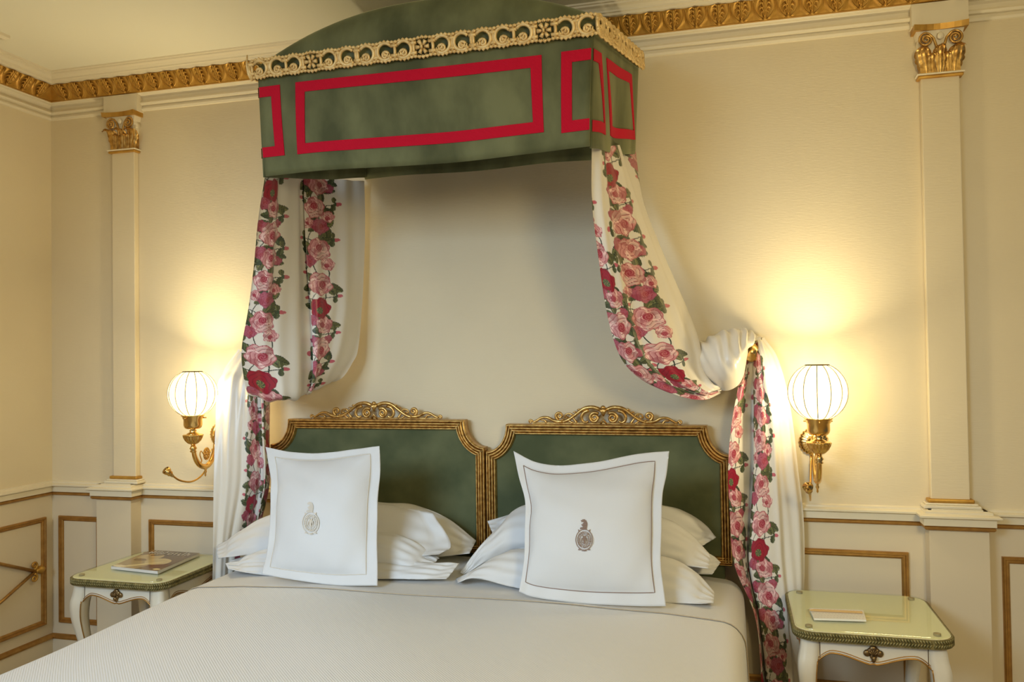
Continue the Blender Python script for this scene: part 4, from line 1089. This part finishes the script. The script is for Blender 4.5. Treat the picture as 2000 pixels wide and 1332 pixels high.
def bedside_table(cx, cy, label):
    t = thing('bedside_table', label, 'table', (cx, cy, 0), group='painted bedside tables')
    slab('table_top', TW-.008, TD-.008, .06, TZ-.034, TZ-.006, TOPG, t)
    bevel(slab('glass_sheet', TW-.010, TD-.010, .06, TZ-.0055, TZ, GLASS, t), .0015, 2)
    # braided gilt edge: two rows of slanting strands
    p = rrect(TW+.004, TD+.004, .064, 14); L = [0]
    pp = p+[p[0]]
    for a, b in zip(pp[:-1], pp[1:]): L.append(L[-1]+math.hypot(b[0]-a[0], b[1]-a[1]))
    xs = np.array([q[0] for q in pp]); ys = np.array([q[1] for q in pp]); L = np.array(L)
    pos = lambda s: (float(np.interp(s % L[-1], L, xs)), float(np.interp(s % L[-1], L, ys)))
    mb = MB(); st = .0085; zt, zm, zb = TZ-.009, TZ-.020, TZ-.031
    for k in range(int(L[-1]/st)):
        s = k*st
        for z0, z1 in ((zt, zm), (zb, zm)):
            a = pos(s); b = pos(s+.007)
            mb.tube([(a[0], a[1], z0), (b[0], b[1], z1)], .0034, 5)
    mb.make('braided_edge', BRONZE, t, True, kind='stuff')
    slab('edge_band', TW+.002, TD+.002, .062, TZ-.035, TZ-.007, BRONZE, t)
    for sx in (-1, 1):
        for sy in (-1, 1):
            MB().lathe([(.011, TZ-.0056), (.011, TZ+.0008), (.009, TZ+.0016)], 18, (sx*(TW/2-.045), sy*(TD/2-.045), 0)).make('glass_pad', FELT, t, True)
    # apron boards with a cupid's-bow lower edge and a gilt line
    hx = TW/2-.036; hy = TD/2-.040; z1 = TZ-.035
    def low(s): # s -1..1
        a = abs(s); return .472+.028*math.sin(min(1, a/.62)*PI/2)**1.5-.066*max(0, (a-.62)/.38)**1.6+(.004 if a < .02 else 0)
    for side in range(4):
        S = np.linspace(-1, 1, 41); w2 = (hx if side % 2 == 0 else hy)
        def pt(s, z, o):
            b = (o+.0+.012*(z1-z)/.07*0)
            if side == 0: return (s*w2, -hy-b, z)
            if side == 2: return (-s*w2, hy+b, z)
            if side == 1: return (hx+b, s*w2, z)
            return (-hx-b, -s*w2, z)
        V = [pt(s, z1, .010) for s in S]+[pt(s, low(s), .014) for s in S]+[pt(s, z1, -.006) for s in S]+[pt(s, low(s), -.006) for s in S]
        n = 41; F = []
        for i in range(n-1):
            F += [(i, i+n, i+1+n, i+1), (i+2*n, i+1+2*n, i+1+3*n, i+3*n), (i+n, i+3*n, i+1+3*n, i+1+n)]
        ap = mesh('apron', V, F, PAINTW, t)
        MB().tube([pt(s, low(s)+.002, .0145) for s in S], .0028, 6).make('gilt_line', GILT, ap, True)
        MB().tube([pt(s, low(s)+.010, .0140) for s in S], .0014, 5).make('gilt_line', GILT, ap, True)
        if side == 0:       # drawer front: joints on both sides and a cast handle
            for s in (-.80, .80): MB().tube([pt(s, z1, .0125), pt(s, low(s)+.004, .0145)], .0012, 4).make('drawer_joint', DARK, ap)
            mb = MB(); yb = -hy-.016
            for k, (dx, dz, r) in enumerate(((0, .014, .012), (-.016, .004, .010), (.016, .004, .010), (-.008, .010, .009), (.008, .010, .009), (0, -.004, .010), (0, -.015, .006))):
                mb.ball((dx*1.15, yb, .506+dz*1.15), (r*1.1, .006, r*1.1), 10, 6)
            for a in (-.9, -.45, 0, .45, .9): mb.tube([(0, yb-.004, .504), (.018*math.sin(a), yb-.005, .504+.022*math.cos(a))], [.003, .002], 5)
            mb.ball((0, yb-.008, .497), (.008, .006, .008), 10, 8)
            mb.make('drawer_handle', HANDLE, ap, True)
    # cabriole legs
    for sx in (-1, 1):
        for sy in (-1, 1):
            prof = [(z1, .000, .037), (.50, .004, .040), (.46, .010, .041), (.40, .010, .036), (.32, .000, .029), (.22, -.014, .023), (.12, -.016, .019), (.05, -.006, .018), (.02, .004, .021), (.0, .008, .020)]
            K = catmull([(z, o, w) for z, o, w in prof], 34); V = []; m = 12
            for z, o, wd in K:
                px_, py_ = sx*(hx-.012+o), sy*(hy-.012+o)
                for k in range(m):
                    g = 2*PI*(k+.5)/m; c_, s_ = math.cos(g), math.sin(g)
                    f = 1/max(abs(c_), abs(s_))**.7
                    V.append((px_+wd*.72*f*c_, py_+wd*.72*f*s_, z))
            n = len(K); F = [(j*m+k, j*m+(k+1) % m, (j+1)*m+(k+1) % m, (j+1)*m+k) for j in range(n-1) for k in range(m)]
            F += [tuple(range(m)), tuple(range((n-1)*m, n*m))]
            lg = mesh('leg', V, F, PAINTW, t, True)
            if True:
                pts = [(sx*(hx-.012+o-wd*.65), sy*(hy-.012+o+wd*.65), z) for z, o, wd in K[6:]]
                MB().tube(pts, .0022, 5).make('gilt_line', GILT, lg, True)
    return t
tr_ = bedside_table(.403, -.335, 'painted bedside table with glass top at the right, holding the notepad and pencil')
tl_ = bedside_table(-2.402, -.300, 'painted bedside table with glass top at the left, holding the magazine')

# notepad and pencil
c0 = [atZ(*p, TZ) for p in ((1581, 1192), (1686, 1196), (1692, 1215), (1590, 1212))]
def flatbox(name, q, z0, z1, m):
    V = [(p[0], p[1], z0) for p in q]+[(p[0], p[1], z1) for p in q]
    return mesh(name, V, [(3, 2, 1, 0), (4, 5, 6, 7), (0, 1, 5, 4), (1, 2, 6, 5), (2, 3, 7, 6), (3, 0, 4, 7)], m)
PAPER = mat('white_paper', (0.80, 0.77, 0.68), 0.7)
GREYP = mat('grey_printing', (0.50, 0.46, 0.38), 0.8)
npad = tag(flatbox('notepad', c0, TZ+.0012, TZ+.0075, PAPER), 'small white patterned notepad on the right bedside table', 'notepad')
mb = MB(); q = [np.array(p) for p in c0]
for i in range(16):
    for j in range(5):
        a = (i+.5+(.25 if j % 2 else -.1))/16.4; b = (j+.5)/5
        p = (1-b)*((1-a)*q[0]+a*q[1])+b*((1-a)*q[3]+a*q[2]); ex = (q[1]-q[0])/np.linalg.norm(q[1]-q[0])*.0042; ey = (q[3]-q[0])/np.linalg.norm(q[3]-q[0])*.005
        sg = 1 if (i+j) % 2 else -1
        V = [p+ex*.5*sg-ey*.5, p+ex*.5*sg-ey*.5+ex*.35, p-ex*.5*sg+ey*.5+ex*.35, p-ex*.5*sg+ey*.5]
        mb.add([(v[0], v[1], TZ+.0079) for v in V], [(0, 1, 2, 3)])
mb.make('printed_pattern', GREYP, npad)
WOOD = mat('pencil_wood', (0.66, 0.42, 0.16), 0.5); LEAD = mat('pencil_lead', (0.05, 0.045, 0.04), 0.5)
a = atZ(1577, 1191, TZ+.012); b = atZ(1684, 1196, TZ+.012); d = (b-a)/np.linalg.norm(b-a)
pc = thing('pencil', 'wooden pencil lying along the top edge of the notepad', 'pencil', tuple(a))
zc = np.array([0, 0, TZ+.0115])
f2 = lambda p: (p[0], p[1], TZ+.0118)
local(MB().tube([f2(a+d*.020), f2(b)], .0040, 6).make('barrel', WOOD), pc)
local(MB().tube([f2(a+d*.004), f2(a+d*.020)], [.0012, .0038], 6).make('sharpened_cone', WOOD), pc)
local(MB().tube([f2(a), f2(a+d*.005)], [.0003, .0014], 6).make('lead', LEAD), pc)

# magazine on the left table
q = [atZ(*p, TZ+.008) for p in ((217, 1108), (308, 1118), (390, 1082), (296, 1076))]
ctr = sum(q)/4
MAGC = mat('magazine_cover', (.5, .5, .5), 0.25, attr='print', coat=.4)
nu, nv = 90, 120
U, V_ = np.meshgrid(np.linspace(0, 1, nu), np.linspace(0, 1, nv), indexing='ij')      # u along the bottom edge, v toward the masthead
P = ((1-V_)*(1-U))[..., None]*q[0]+((1-V_)*U)[..., None]*q[1]+(V_*U)[..., None]*q[2]+(V_*(1-U))[..., None]*q[3]
P[..., 2] = TZ+.0128
C = np.tile(np.array(srgb(120, 96, 66)), (nu, nv, 1)).astype(float)
def blob(cu, cv, ru, rv, col, ang=0):
    a = (U-cu)*math.cos(ang)+(V_-cv)*math.sin(ang); b = -(U-cu)*math.sin(ang)+(V_-cv)*math.cos(ang)
    C[(a/ru)**2+(b/rv)**2 < 1] = np.array(srgb(*col))
blob(.25, .35, .34, .40, (168, 146, 104), .5); blob(.70, .75, .45, .22, (74, 44, 32)); blob(.80, .45, .25, .40, (92, 66, 46))
blob(.30, .62, .22, .18, (196, 176, 130), .3); blob(.62, .42, .24, .17, (208, 190, 140)); blob(.22, .44, .12, .07, (120, 92, 56)); blob(.34, .74, .13, .05, (88, 60, 38), .3)
blob(.42, .20, .42, .045, (226, 208, 150), .62); blob(.12, .06, .14, .05, (238, 226, 190)); blob(.78, .22, .20, .08, (104, 46, 26), .4); blob(.90, .08, .07, .035, (232, 216, 150))
blob(.60, .90, .42, .06, (66, 40, 32))
mag = grid_mesh('magazine', P, MAGC, None, colors=C); tag(mag, 'glossy magazine with a brown and cream cover on the left bedside table', 'magazine')
pg = flatbox('pages', [p for p in q], TZ+.0012, TZ+.0126, mat('magazine_pages', (.62, .60, .58), .6)); pg.parent = mag
mb = MB(); M2 = lambda u, v: tuple((1-v)*((1-u)*q[0]+u*q[1])+v*((1-u)*q[3]+u*q[2]))
lr = random.Random(3)
def stroke(u0, v0, u1, v1, wd=.010):
    V = [M2(u0-wd, v0), M2(u0+wd, v0), M2(u1+wd, v1), M2(u1-wd, v1)]
    mb.add([(p[0], p[1], TZ+.0134) for p in V], [(0, 1, 2, 3)])
for u0, h in ((.10, .10), (.16, .15), (.22, .15), (.28, .15), (.34, .10), (.40, .15), (.49, .09), (.56, .09), (.62, .12), (.70, .09), (.78, .15), (.84, .15), (.90, .09)):
    stroke(u0, .80, u0, .80+h)
for u0, v0, u1 in ((.34, .80, .40), (.40, .88, .46), (.49, .80, .55), (.49, .885, .55), (.70, .80, .75), (.84, .87, .90), (.10, .80, .14), (.10, .86, .14)):
    V = [M2(u0, v0-.010), M2(u1, v0-.010), M2(u1, v0+.010), M2(u0, v0+.010)]
    mb.add([(p[0], p[1], TZ+.0134) for p in V], [(0, 1, 2, 3)])
mb.make('masthead_lettering', PAPER, mag)
